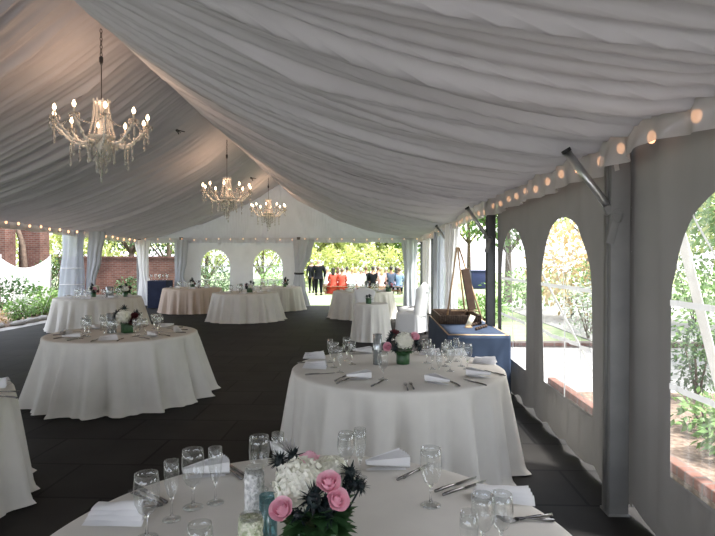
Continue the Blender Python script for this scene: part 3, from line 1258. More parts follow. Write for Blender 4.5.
def put_line(kind, label, p, q, grp=None, z=TOP):
    """lay a utensil along the photo line p -> q on a table top"""
    a, c = Vector(at(p[0], p[1], z)), Vector(at(q[0], q[1], z))
    mid = (a + c) / 2
    d = c - a
    return kind.put(label, (mid.x, mid.y, z + 0.001), math.atan2(d.y, d.x) - PI / 2, grp)


# ---- nearest table
def gl(kind, label, px, py=None, Y=None):
    if Y is None:
        x, y = at(px, py, TOP)
    else:
        x, y = (px - 377) / 550 * Y, Y
    return G[kind].put(label, (x, y, TOP), random.uniform(0, 6))


gl('goblet', 'water goblet at the corner of nearest table, behind its folded napkin', 142, Y=1.72)
gl('flute', 'slim flute on nearest table between the napkin-side goblet and wine glass', 168, 525)
gl('goblet', 'tall clear goblet on nearest table, aisle side, before a napkin', 190, 512)
gl('flute', 'tall flute on nearest table, beside the tall goblet toward the roses', 213, 507)
gl('goblet', 'goblet on nearest table behind the white crinkled cylinder', 258, Y=2.10)
gl('flute', 'flute on nearest table, half hidden behind the hydrangeas', 277, Y=2.16)
gl('wine', 'wine glass on nearest table, just past the pink roses', 346, Y=2.20)
gl('flute', 'flute on nearest table, just past the pink roses by the fan napkin', 360, Y=2.23)
gl('goblet', 'lone goblet on nearest table between the forks and two knives', 431, 506)
gl('wine', 'wine glass on nearest table, aisle-ward one of the frame-cut pair', 483, Y=1.63)
gl('wine', 'wine glass on nearest table, beside the last napkin and forks', 501, Y=1.64)
gl('flute', 'flute on nearest table with only its rim above the frame edge', 469, Y=1.50)
gl('wine', 'glass on nearest table with only its rim above frame, by the cylinders', 197, Y=1.42)
NX = lambda px, py: (*at(px, py, TOP), TOP + 0.002)
NAP[0].put('folded white napkin lying at the cut-off corner of the nearest table', NX(112, 527), 0.05)
NAP[1].put('white napkin behind the tall goblet on nearest table, aisle side', NX(200, 480), 0.5)
NAP[1].put('crumpled white napkin behind the hydrangeas on the nearest table', NX(287, 461), 2.0)
NAP[1].put('fan-folded white napkin past the roses on the nearest table', NX(384, 470), 0.35)
NAP[0].put('long folded white napkin by the window-side forks on the nearest table', NX(502, 499), -0.18, scale=(1.12, 0.8, 0.8))
put_line(KNIFE, 'knife behind the folded napkin at the corner of nearest table', (100, 516), (142, 513))
put_line(FORK, 'fork behind the slim flute on the nearest table', (160, 507), (136, 495))
put_line(FORK, 'fork behind the corner goblet on the nearest table', (150, 508), (131, 500))
put_line(KNIFE, 'dark-looking knife beside the crinkled cylinder, nearest table rim', (244, 480), (224, 467))
put_line(FORK, 'fork lying against the knife beside the crinkled cylinder', (238, 482), (219, 470))
put_line(FORK, 'fork beside the fan napkin on nearest table, rim side', (405, 479), (430, 466))
put_line(FORK, 'fork beside the fan napkin on nearest table, roses side', (401, 480), (424, 469))
put_line(KNIFE, 'knife by the lone goblet on nearest table, upper of the two', (438, 492), (473, 479))
put_line(KNIFE, 'knife by the lone goblet on nearest table, lower of the two', (444, 496), (484, 482))
put_line(FORK, 'fork by the window-side napkin of nearest table, tines inward', (543, 516), (509, 522))
put_line(FORK, 'fork at nearest table rim, lying under the other window-side one', (540, 520), (507, 519))


# ---- flowers
def hydrangea(m, c, R, n=230, rnd=random):
    for i in range(n):
        z = 1 - 1.75 * (i + 0.5) / n
        rr = math.sqrt(max(0, 1 - z * z))
        an = i * 2.39996
        d = Vector((rr * math.cos(an), rr * math.sin(an), z))
        p = Vector(c) + d * R * (0.86 + 0.20 * rnd.random())
        s = R * 0.165
        d = (d + Vector((rnd.uniform(-1, 1), rnd.uniform(-1, 1), rnd.uniform(-1, 1))) * 0.45).normalized()
        u = d.orthogonal().normalized()
        w = d.cross(u)
        tw = rnd.random() * 6
        for k in range(4):
            a1 = tw + PI / 2 * k
            e = u * math.cos(a1) + w * math.sin(a1)
            m.leaf(p - d * s * 0.2, e + d * 0.28, d, s, s * 0.95)
    m.ell(c, (R * 0.82, R * 0.82, R * 0.78), 12, 8)


def rose(m, c, d, R):
    """a bud of cupped petals wrapped round each other, opening along d"""
    d = Vector(d).normalized()
    u = d.orthogonal().normalized()
    w = d.cross(u)
    c = Vector(c)
    for ring, (n, rad, top, curl) in enumerate([(2, 0.16, 1.00, 0.25), (3, 0.34, 1.02, 0.30), (3, 0.54, 0.95, 0.15), (4, 0.72, 0.74, -0.12), (5, 0.86, 0.50, -0.50)]):
        for k in range(n):
            a0 = 2 * PI * (k + 0.37 * ring) / n
            o = len(m.v)
            for j in range(7):
                v = j / 6
                for i in range(7):
                    t = (i / 6 - 0.5) * 2
                    an = a0 + t * (PI / n) * 1.35
                    rr = R * rad * (0.35 + 0.65 * math.sin(min(1, v * 1.5) * PI / 2)) * (1 - curl * max(0, v - 0.45) / 0.55) + R * 0.05 * (t * 0.5 + 0.5)
                    hh = R * (-0.85 + (top + 0.85) * v - 0.26 * v * v * t * t)
                    m.v.append(tuple(c + (u * math.cos(an) + w * math.sin(an)) * rr + d * hh))
            for j in range(6):
                for i in range(6):
                    q = o + j * 7 + i
                    m.f.append((q, q + 1, q + 8, q + 7))
    m.ell(tuple(c - d * R * 0.15), (R * 0.45, R * 0.45, R * 0.55), 8, 6)
    m.ell(tuple(c + d * R * 0.45), (R * 0.14, R * 0.14, R * 0.3), 6, 5)


def thistle(m, c, R, rnd=random):
    c = Vector(c)
    for i in range(46):
        d = Vector((rnd.gauss(0, 1), rnd.gauss(0, 1), rnd.gauss(0.2, 1))).normalized()
        m.leaf(c + d * R * 0.15, d, Vector((0.3, 0.2, 1)), R * (0.75 + 0.4 * rnd.random()), R * 0.22)
    m.ell(tuple(c), (R * 0.45, R * 0.45, R * 0.5), 8, 6)


def make_centerpiece(name, label, loc, rotz, big=True, roses=(), whites=(), darks=(), greens=26, group='flower centrepieces', square=True):
    t = thing(name, label, 'flower arrangement', loc, rotz, group)
    a = MB()
    if square:
        a.box((0, 0, 0.058), (0.112, 0.112, 0.112), bev=0.006)
    else:
        a.lathe([(0.01, 0.001), (0.055, 0.001), (0.058, 0.02), (0.058, 0.11), (0.052, 0.112), (0.02, 0.108)], 24)
    a.build('vase', M['leafwrap'], t)
    rnd = random.Random(int(abs(loc[0]) * 100) + 5)
    a = MB()
    for i in range(greens):
        an = 2 * PI * i / greens + rnd.random() * 0.4
        p = Vector((0.045 * math.cos(an), 0.045 * math.sin(an), 0.09 + (0.08 if greens > 100 else 0.03) * rnd.random()))
        d = Vector((math.cos(an), math.sin(an), rnd.uniform(-0.5, 0.7)))
        a.leaf(p, d, Vector((0, 0, 1)), rnd.uniform(0.045, 0.08), 0.04)
    a.build('leaves', M['greenleaf'], t)
    for (c, R) in whites:
        a = MB()
        hydrangea(a, c, R, rnd=rnd)
        a.build('hydrangea', M['hydrangea'], t)
    for (c, d, R, mm) in roses:
        a = MB()
        rose(a, c, d, R)
        o = a.build('rose', M[mm], t)
        o['label'] = 'pink rose' if mm == 'rose' else 'dark plum rose'
    for (c, R) in darks:
        a = MB()
        thistle(a, c, R, rnd)
        a.tube([(c[0] * 0.4, c[1] * 0.4, 0.09), c], 0.003, 5)
        a.build('thistle', M['darkleaf'], t)
    return t


Fx, Fy = (318 - 377) / 550 * 1.60, 1.60


def fp(px, py, Y):
    """point seen at a pixel at depth Y, local to the nearest centrepiece"""
    return ((px - 377) / 550 * Y - Fx, Y - Fy, HC - (py - 260) / 550 * Y - TOP)


make_centerpiece('flower_centerpiece', 'arrangement of white hydrangeas, pink roses and dark thistle on nearest table', (Fx, Fy, TOP), 0,
                 whites=[(fp(300, 487, 1.60), 0.076), (fp(331, 476, 1.68), 0.056), (fp(313, 478, 1.72), 0.05)],
                 roses=[(fp(281, 513, 1.49), (-0.25, -0.65, 0.75), 0.0265, 'rose'), (fp(328.5, 485, 1.50), (0.05, -0.55, 0.85), 0.026, 'rose'), (fp(337, 502, 1.50), (0.45, -0.65, 0.6), 0.0255, 'rose'), (fp(309, 461, 1.74), (0, 0.2, 1), 0.026, 'rose')],
                 darks=[(fp(278, 464, 1.72), 0.036), (fp(292, 459, 1.74), 0.036), (fp(313, 502, 1.52), 0.050), (fp(325, 512, 1.56), 0.05), (fp(350, 474, 1.64), 0.036), (fp(353, 487, 1.62), 0.036), (fp(361, 488, 1.62), 0.026), (fp(298, 518, 1.54), 0.036), (fp(343, 486, 1.66), 0.036)], greens=190)


# ---- cylinder vases
def cylinder(name, label, x, y, r, h, m, top=None, group='cylinder vases'):
    t = thing(name, label, 'cylinder vase', (x, y, TOP), 0, group)
    a = MB()
    k = 0.93 if top else 1.0
    a.lathe([(0.004, 0.001), (r * k, 0.001), (r * k, h), (r * k - 0.003, h), (r * k - 0.004, h * 0.9)], 28)
    a.build('glass_cylinder', M[m], t)
    if top:
        a = MB()
        a.lathe([(0.003, 0.002), (r * 0.98, 0.002)] + [(r * (1.0 + 0.02 * (i % 2)), 0.004 + h * 0.92 * i / 16) for i in range(17)] + [(r * 0.5, h * 0.95), (0.003, h * 0.94)], 32)
        for i in range(len(a.v)):
            p = Vector(a.v[i])
            q = 1 + 0.09 * noise.noise(p * 75)
            a.v[i] = (p.x * q, p.y * q, p.z)
        a.build('filling', M[top], t)
    return t


cylinder('cylinder_vase', 'tall cylinder wrapped in crinkled white beside the hydrangeas, nearest table', (253 - 377) / 550 * 1.72, 1.72, 0.031, 0.235, 'glass', 'lace')
cylinder('cylinder_vase', 'short cylinder with pale green filling before the tall white one', (249 - 377) / 550 * 1.53, 1.53, 0.034, 0.172, 'glass', 'moss')
cylinder('cylinder_vase', 'teal glass cylinder between the crinkled one and the hydrangeas', (267 - 377) / 550 * 1.64, 1.64, 0.027, 0.18, 'teal')

# ---- table by the window wall
for k, lab, px, py in [
    ('flute', 'flute on the window-side table, between two napkins and the grey cylinder', 330, 363),
    ('goblet', 'goblet on the window-side table behind the flutes, nearest the small table', 347, 361),
    ('flute', 'flute on the window-side table before the two stacked napkins', 340, 373),
    ('goblet', 'largest goblet at the front of the window-side table, by a knife', 383, 380),
    ('goblet', 'goblet beside the cream flowers of the window-side table', 427, 363),
    ('flute', 'flute on window-side table, front one behind the fan napkin', 439, 377),
    ('wine', 'wine glass amid the cluster nearest the blue table', 450, 371),
    ('flute', 'tall flute in the cluster, nearest the rim by the blue table', 461, 366),
    ('goblet', 'goblet at the window end of the cluster before the blue table', 467, 369),
    ('wine', 'wine glass at the back of the cluster before the blue table', 448, 362),
    ('flute', 'flute at the back of the cluster, beside the back napkin', 456, 361),
    ('wine', 'wine glass in the middle of the cluster, between two flutes', 445, 366),
    ('flute', 'flute beside the front goblet by the cream flowers, window-side table', 432, 369),
    ('wine', 'wine glass beside the goblet nearest the small table', 352, 365),
    ('goblet', 'goblet standing before the upper aisle napkin, window-side table', 334, 368)]:
    gl(k, lab, px, py)
NAP[0].put('upper folded napkin at the aisle rim of the window-side table', NX(314, 359), 0.1)
NAP[0].put('lower folded napkin at the aisle rim of the window-side table', NX(315, 369), -0.1)
NAP[1].put('fan napkin at the front of window-side table by the largest goblet', NX(357, 380), 0.3)
NAP[1].put('fan napkin between forks and knife, front of the window-side table', NX(440, 384), 2.4)
NAP[1].put('striped-looking fan napkin at the window rim, second from the blue table', NX(480, 377), 2.7)
NAP[0].put('long napkin nearest the blue cloth on the window-side table', NX(484, 363), -0.35)
NAP[0].put('napkin behind the cream flowers on the window-side table', NX(430, 355), -0.1)
NAP[0].put('napkin at the back rim behind the glasses, window-side table', NX(455, 355), 0.2)
NAP[1].put('napkin beyond the grey cylinder on the window-side table', NX(361, 354), 0.2)
put_line(KNIFE, 'knife under the upper aisle napkin of window-side table', (299, 364), (321, 363))
put_line(KNIFE, 'knife before the lower aisle napkin of window-side table', (306, 376), (333, 374))
put_line(FORK, 'fork beside the front fan napkin, rim one, window-side table', (333, 383), (348, 376))
put_line(FORK, 'fork beside the front fan napkin, inner one, window-side table', (336, 385), (350, 379))
put_line(KNIFE, 'knife by the foot of the largest goblet, window-side table', (370, 388), (385, 380))
put_line(FORK, 'left-hand fork before the cream flowers, window-side table', (408, 391), (405, 384))
put_line(FORK, 'right-hand fork before the cream flowers, window-side table', (414, 390), (410, 383))
put_line(KNIFE, 'knife lying behind the second fan napkin, window-side table', (463, 388), (444, 378))
put_line(KNIFE, 'knife at the window rim past the striped-looking napkin', (484, 385), (466, 380))
put_line(KNIFE, 'knife nearest the blue table on the window-side table rim', (502, 375), (487, 371))
c = (403 - 377) / 550 * 4.72
make_centerpiece('flower_centerpiece', 'low vase of cream hydrangea and small pink roses on window-side table', (c, 4.72, TOP), 0, square=False,
                 whites=[((0.01, -0.03, 0.20), 0.075)],
                 roses=[((-0.13, -0.05, 0.15), (-0.4, -0.8, 0.3), 0.032, 'rose'), ((0.10, -0.02, 0.235), (0.3, -0.6, 0.6), 0.032, 'rose'), ((-0.07, 0.04, 0.26), (0, -0.3, 1), 0.030, 'rose_dark')],
                 darks=[((-0.10, 0.0, 0.24), 0.045), ((-0.07, -0.05, 0.14), 0.05), ((0.12, 0.02, 0.18), 0.05), ((-0.12, 0.0, 0.19), 0.05), ((0.14, 0.0, 0.13), 0.04)], greens=22)
cylinder('cylinder_vase', 'grey mercury-glass cylinder beside the cream flowers, window-side table', (377.5 - 377) / 550 * 4.68, 4.68, 0.038, 0.26, 'mercury')

# ---- laid by a rule: the tables farther away
SIDE = ['facing the aisle', 'at its far aisle corner', 'at the far rim', 'at its far garden corner', 'facing the garden', 'at its near garden corner', 'at the near rim', 'at its near aisle corner']


def lay_table(key, nm, seats=8, off=0.0, full=True, glasses=('goblet', 'flute', 'wine')):
    x, y, r = T[key]
    for s in range(seats):
        a = 2 * PI * s / seats + off
        cx, cy = x + math.cos(a) * r * 0.74, y + math.sin(a) * r * 0.74
        tx, ty = -math.sin(a), math.cos(a)
        w = SIDE[s * 8 // seats]
        NAP[s % 2].put('white napkin %s of the %s' % (w, nm), (cx, cy, TOP + 0.002), a + (PI / 2 if s % 2 == 0 else PI) + random.uniform(-0.3, 0.3))
        if full:
            FORK.put('fork %s of the %s' % (w, nm), (cx + tx * 0.13, cy + ty * 0.13, TOP + 0.001), a + PI / 2 + random.uniform(-0.1, 0.1))
            KNIFE.put('knife %s of the %s' % (w, nm), (cx - tx * 0.14, cy - ty * 0.14, TOP + 0.001), a + PI / 2 + random.uniform(-0.1, 0.1))
        for gi, g in enumerate(glasses):
            aa = a + (gi - 1) * 0.13 - 0.10
            rr = r * (0.50 - 0.03 * (gi % 2))
            G[g].put('%s %s of the %s' % ({'goblet': 'goblet', 'flute': 'flute', 'wine': 'wine glass'}[g], w, nm), (x + math.cos(aa) * rr, y + math.sin(aa) * rr, TOP))


lay_table('aisle', 'table under the largest chandelier', 8, 0.2)
lay_table('garden', 'table before the gathered sidewall', 8, 0.1, False, ('goblet', 'wine'))
lay_table('tan', 'sand-coloured table', 8, 0.3, False, ('goblet', 'flute'))
lay_table('center', 'table before the sand-coloured one', 8, 0.15, False, ('goblet', 'flute'))
lay_table('back', 'table by the tied curtain', 8, 0.2, False, ('goblet', 'flute'))
lay_table('lawn', 'table before the lawn opening', 8, 0.1, False, ('goblet', 'flute', 'wine'))
# the table cut off by the frame
x, y, r = T['edge']
NAP[0].put('napkin on the table cut off by the frame edge', (-2.68, 3.74, TOP + 0.002), 0.2)
put_line(KNIFE, 'knife on the table cut off by the frame edge', (4, 402), (-16, 400))
put_line(FORK, 'fork on the table cut off by the frame edge', (2, 396), (-17, 397))

SMALLW = [((0.05, -0.03, 0.20), 0.08)]


def small_center(label, x, y, seed, pink=True, pale=True):
    s = [1, -1][seed % 2]
    make_centerpiece('flower_centerpiece', label, (x, y, TOP), seed * 0.8, square=bool(seed % 2),
                     whites=[((0.05 * s, -0.03, 0.20), 0.085), ((-0.04 * s, 0.05, 0.19), 0.06)] if pale else [((0.0, 0.03, 0.16), 0.05)],
                     roses=[((-0.07 * s, -0.06, 0.20), (-0.3, -0.7, 0.5), 0.035, 'rose' if pink else 'rose_dark'), ((0.02, -0.09, 0.14), (0, -1, 0.2), 0.033, 'rose_dark')],
                     darks=[((-0.11 * s, 0.0, 0.22), 0.06), ((0.10 * s, 0.05, 0.24), 0.06), ((-0.02, 0.02, 0.29), 0.055), ((-0.08 * s, -0.03, 0.13), 0.06)], greens=18)


x, y, r = T['aisle']
small_center('cream and dark plum flowers on the table under the largest chandelier', x + 0.05, y, 1, False)
cylinder('cylinder_vase', 'grey-teal cylinder beside the flowers under the largest chandelier', x - 0.13, y - 0.02, 0.055, 0.24, 'mercury')
x, y, r = T['garden']
small_center('cream flowers with green leaves on table before the gathered sidewall', x - 0.12, y, 2)
cylinder('cylinder_vase', 'silver cylinder beside the flowers before the gathered sidewall', x + 0.28, y, 0.09, 0.25, 'mercury')
small_center('second loose green and cream bunch before the gathered sidewall', x + 0.62, y + 0.1, 4)
x, y, r = T['tan']
small_center('dark low flowers on the sand-coloured table', x + 0.0, y, 3, False, False)
cylinder('cylinder_vase', 'silver cylinder on the sand-coloured table', x + 0.22, y, 0.05, 0.24, 'mercury')
x, y, r = T['center']
small_center('dark pink flowers on the table before the sand-coloured one', x + 0.12, y, 5, True, False)
cylinder('cylinder_vase', 'silver cylinder on the table before the sand-coloured one', x - 0.12, y, 0.05, 0.24, 'mercury')
x, y, r = T['back']
small_center('dark flowers on the table by the tied curtain', x + 0.35, y, 7, False, False)
x, y, r = T['lawn']
small_center('dark leafy flowers on the table before the lawn opening', x + 0.72, y - 0.35, 9, True, False)
cylinder('cylinder_vase', 'silver cylinder on the table before the lawn opening', x + 0.1, y, 0.05, 0.24, 'mercury')
x, y, r = T['small']
make_centerpiece('bud_vase', 'tiny dark bud vase on the small draped table', (x - 0.05, y - 0.1, TOP), 0.3, square=False, whites=[], roses=[], darks=[((0.02, 0.0, 0.16), 0.05), ((-0.03, 0.02, 0.15), 0.04)], greens=8)
# bar table ware
for i in range(7):
    G['goblet' if i % 2 else 'wine'].put('stemmed glass lined up on the navy-clothed table', (-7.78 + 0.09 * i, 18.72 + 0.12 * (i % 3), 0.95), 0.0, 'glasses on the navy table')


# ------------------------------------------------------------------ slipcovered chairs
def make_chair():
    t = thing('slipcovered_chair', '', 'chair', (0, 0, 0), 0, 'white slipcovered chairs')
    # faces -x : seat at x<0, tall back at x=+0.2
    a = MB()

    def seat(u, v):
        an = 2 * PI * u
        ex = 0.9
        sx = math.copysign(abs(math.cos(an)) ** 0.25, math.cos(an)) * 0.27
        sy = math.copysign(abs(math.sin(an)) ** 0.25, math.sin(an)) * 0.27
        if v < 0.15:
            f = v / 0.15
            return (-0.07 + sx * f, sy * f, 0.50 + 0.02 * (1 - f))
        f = (v - 0.15) / 0.85
        fl = 1.0 + 0.06 * f + 0.03 * f * math.sin(an * 9)
        return (-0.07 + sx * fl, sy * fl, 0.49 * (1 - f) + 0.07 * f)
    a.grid(72, 14, seat, closed=True)
    a.build('seat_cover', M['slip'], t)
    a = MB()

    def back(u, v):
        an = 2 * PI * u
        z = 0.42 + 0.70 * v
        top = max(0, (v - 0.86) / 0.14)
        sh = math.sqrt(max(0, 1 - top ** 2)) if top else 1
        w = 0.25 + 0.05 * v + 0.018 * math.sin(v * 9)
        th = 0.055 + 0.02 * math.sin(v * PI)
        x = 0.17 + 0.10 * v ** 1.4 + th * math.cos(an) * (0.25 + 0.75 * sh)
        yy = math.copysign(abs(math.sin(an)) ** 0.5, math.sin(an)) * w * (0.45 + 0.55 * sh)
        return (x + 0.03 * (abs(yy) / w) ** 2 * -1, yy, z + 0.025 * top * math.cos(yy * 12))
    a.grid(56, 22, back, closed=True)
    a.v.append((0.27, 0, 1.125))
    o = len(a.v) - 1
    for i in range(56):
        a.f.append((22 * 56 + i, 22 * 56 + (i + 1) % 56, o))
    bk = a.build('back_cover', M['slip'], t)
    a = MB()
    a.tube([(0.275, 0.16, 1.0), (0.30, 0.0, 0.98), (0.275, -0.16, 1.0)], 0.014, 6)
    a.ell((0.315, 0, 0.97), (0.03, 0.05, 0.03), 8, 6)
    a.build('sash', M['napkin'], bk)
    for sx in (-1, 1):
        for sy in (-1, 1):
            a = MB()
            a.box((-0.07 + 0.23 * sx, 0.22 * sy, 0.22), (0.04, 0.04, 0.44))
            a.build('leg', M['boardwood'], t)
    return t


SC = Kind(make_chair)
SC.put('tall white slipcovered chair by the window wall, seat toward the small table', (0.83, 12.2, 0), -0.55)
SC.put('white slipcovered chair mostly hidden behind the tall one', (0.92, 13.7, 0), -0.3, None, (1, 1, 0.96))
SC.put('white slipcovered chair tucked between small draped table and lawn table', (-0.30, 13.2, 0), PI / 2, None, (0.85, 0.85, 0.86))

# ------------------------------------------------------------------ things on the blue table
t = thing('wicker_tray', 'long dark wicker tray at the back of the blue-clothed table', 'tray', (1.15, 8.15, TOP))
a = MB()
for (cx, cy, dx, dy) in ((0, -0.5, 0.56, 0.03), (0, 0.5, 0.56, 0.03), (-0.28, 0, 0.03, 1.0), (0.28, 0, 0.03, 1.0)):
    a.box((cx, cy, 0.065), (dx, dy, 0.12), bev=0.008)
for i in range(24):
    a.tube([(-0.28 + 0.56 * i / 23, -0.517, 0.01), (-0.28 + 0.56 * i / 23, -0.517, 0.125)], 0.007, 5)
a.build('rim', M['wicker'], t)
a = MB()
a.box((0, 0, 0.012), (0.56, 1.0, 0.02))
a.build('base', M['wicker'], t)


def easel():
    t = thing('easel', 'wooden tripod easel holding a dark board on the blue-clothed table', 'easel', (1.28, 8.3, TOP + 0.0))
    H = 1.08
    for nm, foot in (('leg', (-0.24, -0.08, 0.022)), ('leg', (0.26, -0.18, 0.022)), ('leg', (0.10, 0.36, 0.022))):
        a = MB()
        a.tube([foot, (-0.07 + foot[0] * 0.06, foot[1] * 0.1, H)], 0.014, 6)
        a.build(nm, M['pine'], t)
    a = MB()
    a.box((0.02, -0.115, 0.14), (0.40, 0.035, 0.02))
    a.build('ledge', M['pine'], t)
    return t


easel()
a = MB()
a.box((0, 0, 0.30), (0.115, 0.05, 0.62), bev=0.006)
o = a.build('display_board', M['boardwood'], smooth=False)
o.location = (1.40, 8.16, TOP + 0.165)
o.rotation_euler = (0.08, -0.20, 0.12)
tag(o, 'dark brown board leaning on the wooden easel', 'board')
t = thing('card_holder', 'slanted cream card on a stand beside the easel', 'card', (1.18, 7.25, TOP))
a = MB()
a.box((0, 0, 0.095), (0.07, 0.006, 0.17), Matrix.Rotation(0.45, 4, 'Y'))
a.build('card', M['card'], t)
a = MB()
a.box((0.02, 0.0, 0.008), (0.09, 0.06, 0.016), bev=0.003)
a.build('stand', M['pine'], t)
for i in range(11):
    a = MB()
    a.ell((0, 0, 0.02), (0.024, 0.022, 0.021), 8, 6, jit=0.5)
    o = a.build('pine_cone', M['pine_cone'], loc=(1.26 + 0.022 * (i % 5) * 2, 7.0 + 0.075 * i, TOP))
    tag(o, 'small dark cone scattered beside the wicker tray on blue cloth', 'pine cone', 'cones on the blue table')

# ------------------------------------------------------------------ outside: ground
def slab(name, x0, x1, y0, y1, z, m, t=0.05, structure=True):
    a = MB()
    a.box(((x0 + x1) / 2, (y0 + y1) / 2, z - t / 2), (x1 - x0, y1 - y0, t))
    o = a.build(name, m, smooth=False)
    return struct(o)


slab('ground_lawn', -45, 45, -20, 75, -0.06, M['lawn'])
slab('ground_path', -9.25, XL - 0.16, 2, 22, -0.03, M['stone'], 0.03)
slab('ground_bounce', -20, 20, -19, -4.2, -0.03, M['bounce'], 0.03)  # unseen pale ground behind the camera, added to bounce neutral light inside
slab('ground_bed', -16, -9.25, 8, 22, -0.02, M['soil'], 0.03)
slab('ground_walk', XR + 0.17, 2.24, -4, 9, -0.03, M['concrete'], 0.03)
slab('ground_mulch', 2.30, 6.5, -2, 7.0, -0.01, M['soil'], 0.04)
slab('ground_terrace', 2.24, 8.0, 7.0, 10.6, -0.02, M['concrete'], 0.03)
slab('ground_road', 4.5, 12, 11.5, 24.0, -0.04, M['concrete'], 0.015)
a = MB()
a.box((2.36, 3.0, 0.02), (0.11, 9.0, 0.09), bev=0.01)
tag(a.build('brick_edging', M['brick_edge']), 'low red brick edging along the mulch bed outside the window', 'brick edging')
a = MB()
a.box((5.0, 10.7, 0.03), (6.0, 0.22, 0.10), bev=0.01)
tag(a.build('brick_kerb', M['brick']), 'red brick kerb beyond the pale terrace outside the window', 'kerb')
a = MB()
for i in range(16):
    a.ell((0.1 * random.uniform(-1, 1), -5 + 0.62 * i, 0.02), (0.12, 0.30, 0.075), 8, 6, jit=0.4)
tag(a.build('stone_border', M['stone'], loc=(-9.3, 17, 0)), 'low border of grey stones along the planted bed', 'border', kind='stuff')


# ------------------------------------------------------------------ outside: plants
def leaf_ball(m, c, r, n, l, rnd, flat=0.0):
    c = Vector(c)
    for i in range(n):
        d = Vector((rnd.gauss(0, 1), rnd.gauss(0, 1), rnd.gauss(0, 1))).normalized()
        q = rnd.random() ** 0.4
        lump = 1 + 0.30 * noise.noise(d * 2.3 + c)
        p = c + Vector((d.x * r[0], d.y * r[1], d.z * r[2])) * q * lump
        dd = (d + Vector((rnd.uniform(-1, 1), rnd.uniform(-1, 1), rnd.uniform(-1, 0.6)))).normalized()
        m.leaf(p, dd, Vector((rnd.uniform(-1, 1), rnd.uniform(-1, 1), 1)), l * rnd.uniform(0.7, 1.3), l * 0.55)


def shrub(label, x, y, r, h, m, n=500, l=0.09, z=0.0, name='shrub', group='garden shrubs', seed=1):
    rnd = random.Random(seed * 31 + int(x * 10))
    t = thing(name, label, 'shrub', (x, y, z), 0, group)
    a = MB()
    leaf_ball(a, (0, 0, h * 0.55), (r, r, h * 0.5), n, l, rnd)
    a.build('foliage', M[m], t)
    s = MB()
    for k in range(5):
        an = k * 1.3
        s.tube([(0, 0, -0.05), (0.2 * r * math.cos(an), 0.2 * r * math.sin(an), h * 0.3), (0.5 * r * math.cos(an), 0.5 * r * math.sin(an), h * 0.7)], [0.02, 0.014, 0.006], 5)
    s.build('stem', M['bark'], t)
    return t


def tree(label, x, y, h, r, m, n=1500, l=0.22, trunk=0.14, clear_=0.35, group='garden trees', seed=1, lean=0.0):
    rnd = random.Random(seed * 77 + int(y * 10))
    t = thing('tree', label, 'tree', (x, y, -0.05), 0, group)
    a = MB()
    for k in range(7):
        an = k * 2.4
        q = 0.0 if k == 0 else 0.55 * r
        cz = h * clear_ + (h * (1 - clear_)) * (0.35 + 0.09 * k)
        leaf_ball(a, (q * math.cos(an) + lean, q * math.sin(an), cz), (r * 0.62, r * 0.62, h * (1 - clear_) * 0.30), n // 7, l, rnd)
    a.build('crown', M[m], t)
    s = MB()
    s.tube([(0, 0, 0), (lean * 0.2, 0, h * clear_ * 0.5), (lean * 0.6, 0, h * clear_), (lean, 0, h * 0.75)], [trunk * 1.2, trunk, trunk * 0.8, trunk * 0.3], 9)
    for k in range(5):
        an = k * 1.35 + 0.4
        s.tube([(lean * 0.6, 0, h * clear_), (lean * 0.8 + 0.3 * r * math.cos(an), 0.3 * r * math.sin(an), h * (clear_ + 0.15)), (lean + 0.7 * r * math.cos(an), 0.7 * r * math.sin(an), h * (clear_ + 0.32))], [trunk * 0.5, trunk * 0.3, trunk * 0.1], 6)
    s.build('trunk', M['bark'], t)
    return t


def PX(px, Y):
    return (px - 377) / 550 * Y


# beyond the lawn opening
tree('pale sunny tree beyond the lawn, nearest the tied curtain', PX(300, 40), 40, 8, 3.6, 'leaf_y', 3960, 0.39, seed=1, clear_=0.10)
tree('sunny tree behind the standing suited man', PX(335, 44), 44, 7, 3.2, 'leaf_y', 3600, 0.41, seed=2, clear_=0.10)
tree('green-yellow tree in the middle of the lawn opening', PX(356, 40), 40, 7.5, 2.6, 'leaf_y', 3420, 0.37, seed=3, clear_=0.10)
tree('sunny tree behind the seated guests in blue-grey', PX(386, 43), 43, 7.5, 3.0, 'leaf_y', 3600, 0.41, seed=4, clear_=0.10)
tree('deeper green tree at the window-wall end of the lawn', PX(408, 42), 42, 8.5, 3.0, 'leaf_g', 3600, 0.41, seed=5, clear_=0.10)
tree('tree seen through the first arched window of far wall', PX(205, 30), 30, 6, 2.6, 'leaf_y', 3060, 0.32, seed=6, clear_=0.10)
tree('tree seen through the arched window nearer the lawn opening', PX(262, 33), 33, 6.5, 2.4, 'leaf_y', 3060, 0.32, seed=7, clear_=0.10)
shrub('dark hedge bush low behind the first arched window', PX(212, 24), 24, 1.3, 1.5, 'leaf_d', 900, 0.14, seed=3)
shrub('green bush low behind the arched window nearer the opening', PX(280, 26), 26, 1.1, 1.4, 'leaf_g', 800, 0.14, seed=4)
for i, (px, lab) in enumerate(((309, 'hedge bush behind the two standing men'), (330, 'hedge bush behind the guests in red'), (350, 'hedge bush behind the guests in white'), (371, 'hedge bush behind the black-jacketed guest'), (391, 'hedge bush behind the guest in blue-grey jacket'), (411, 'hedge bush behind the far corner curtain'))):
    shrub('pale ' + lab, PX(px, 35.5), 35.5, 0.66, 2.5, 'leaf_y', 700, 0.22, seed=30 + i)
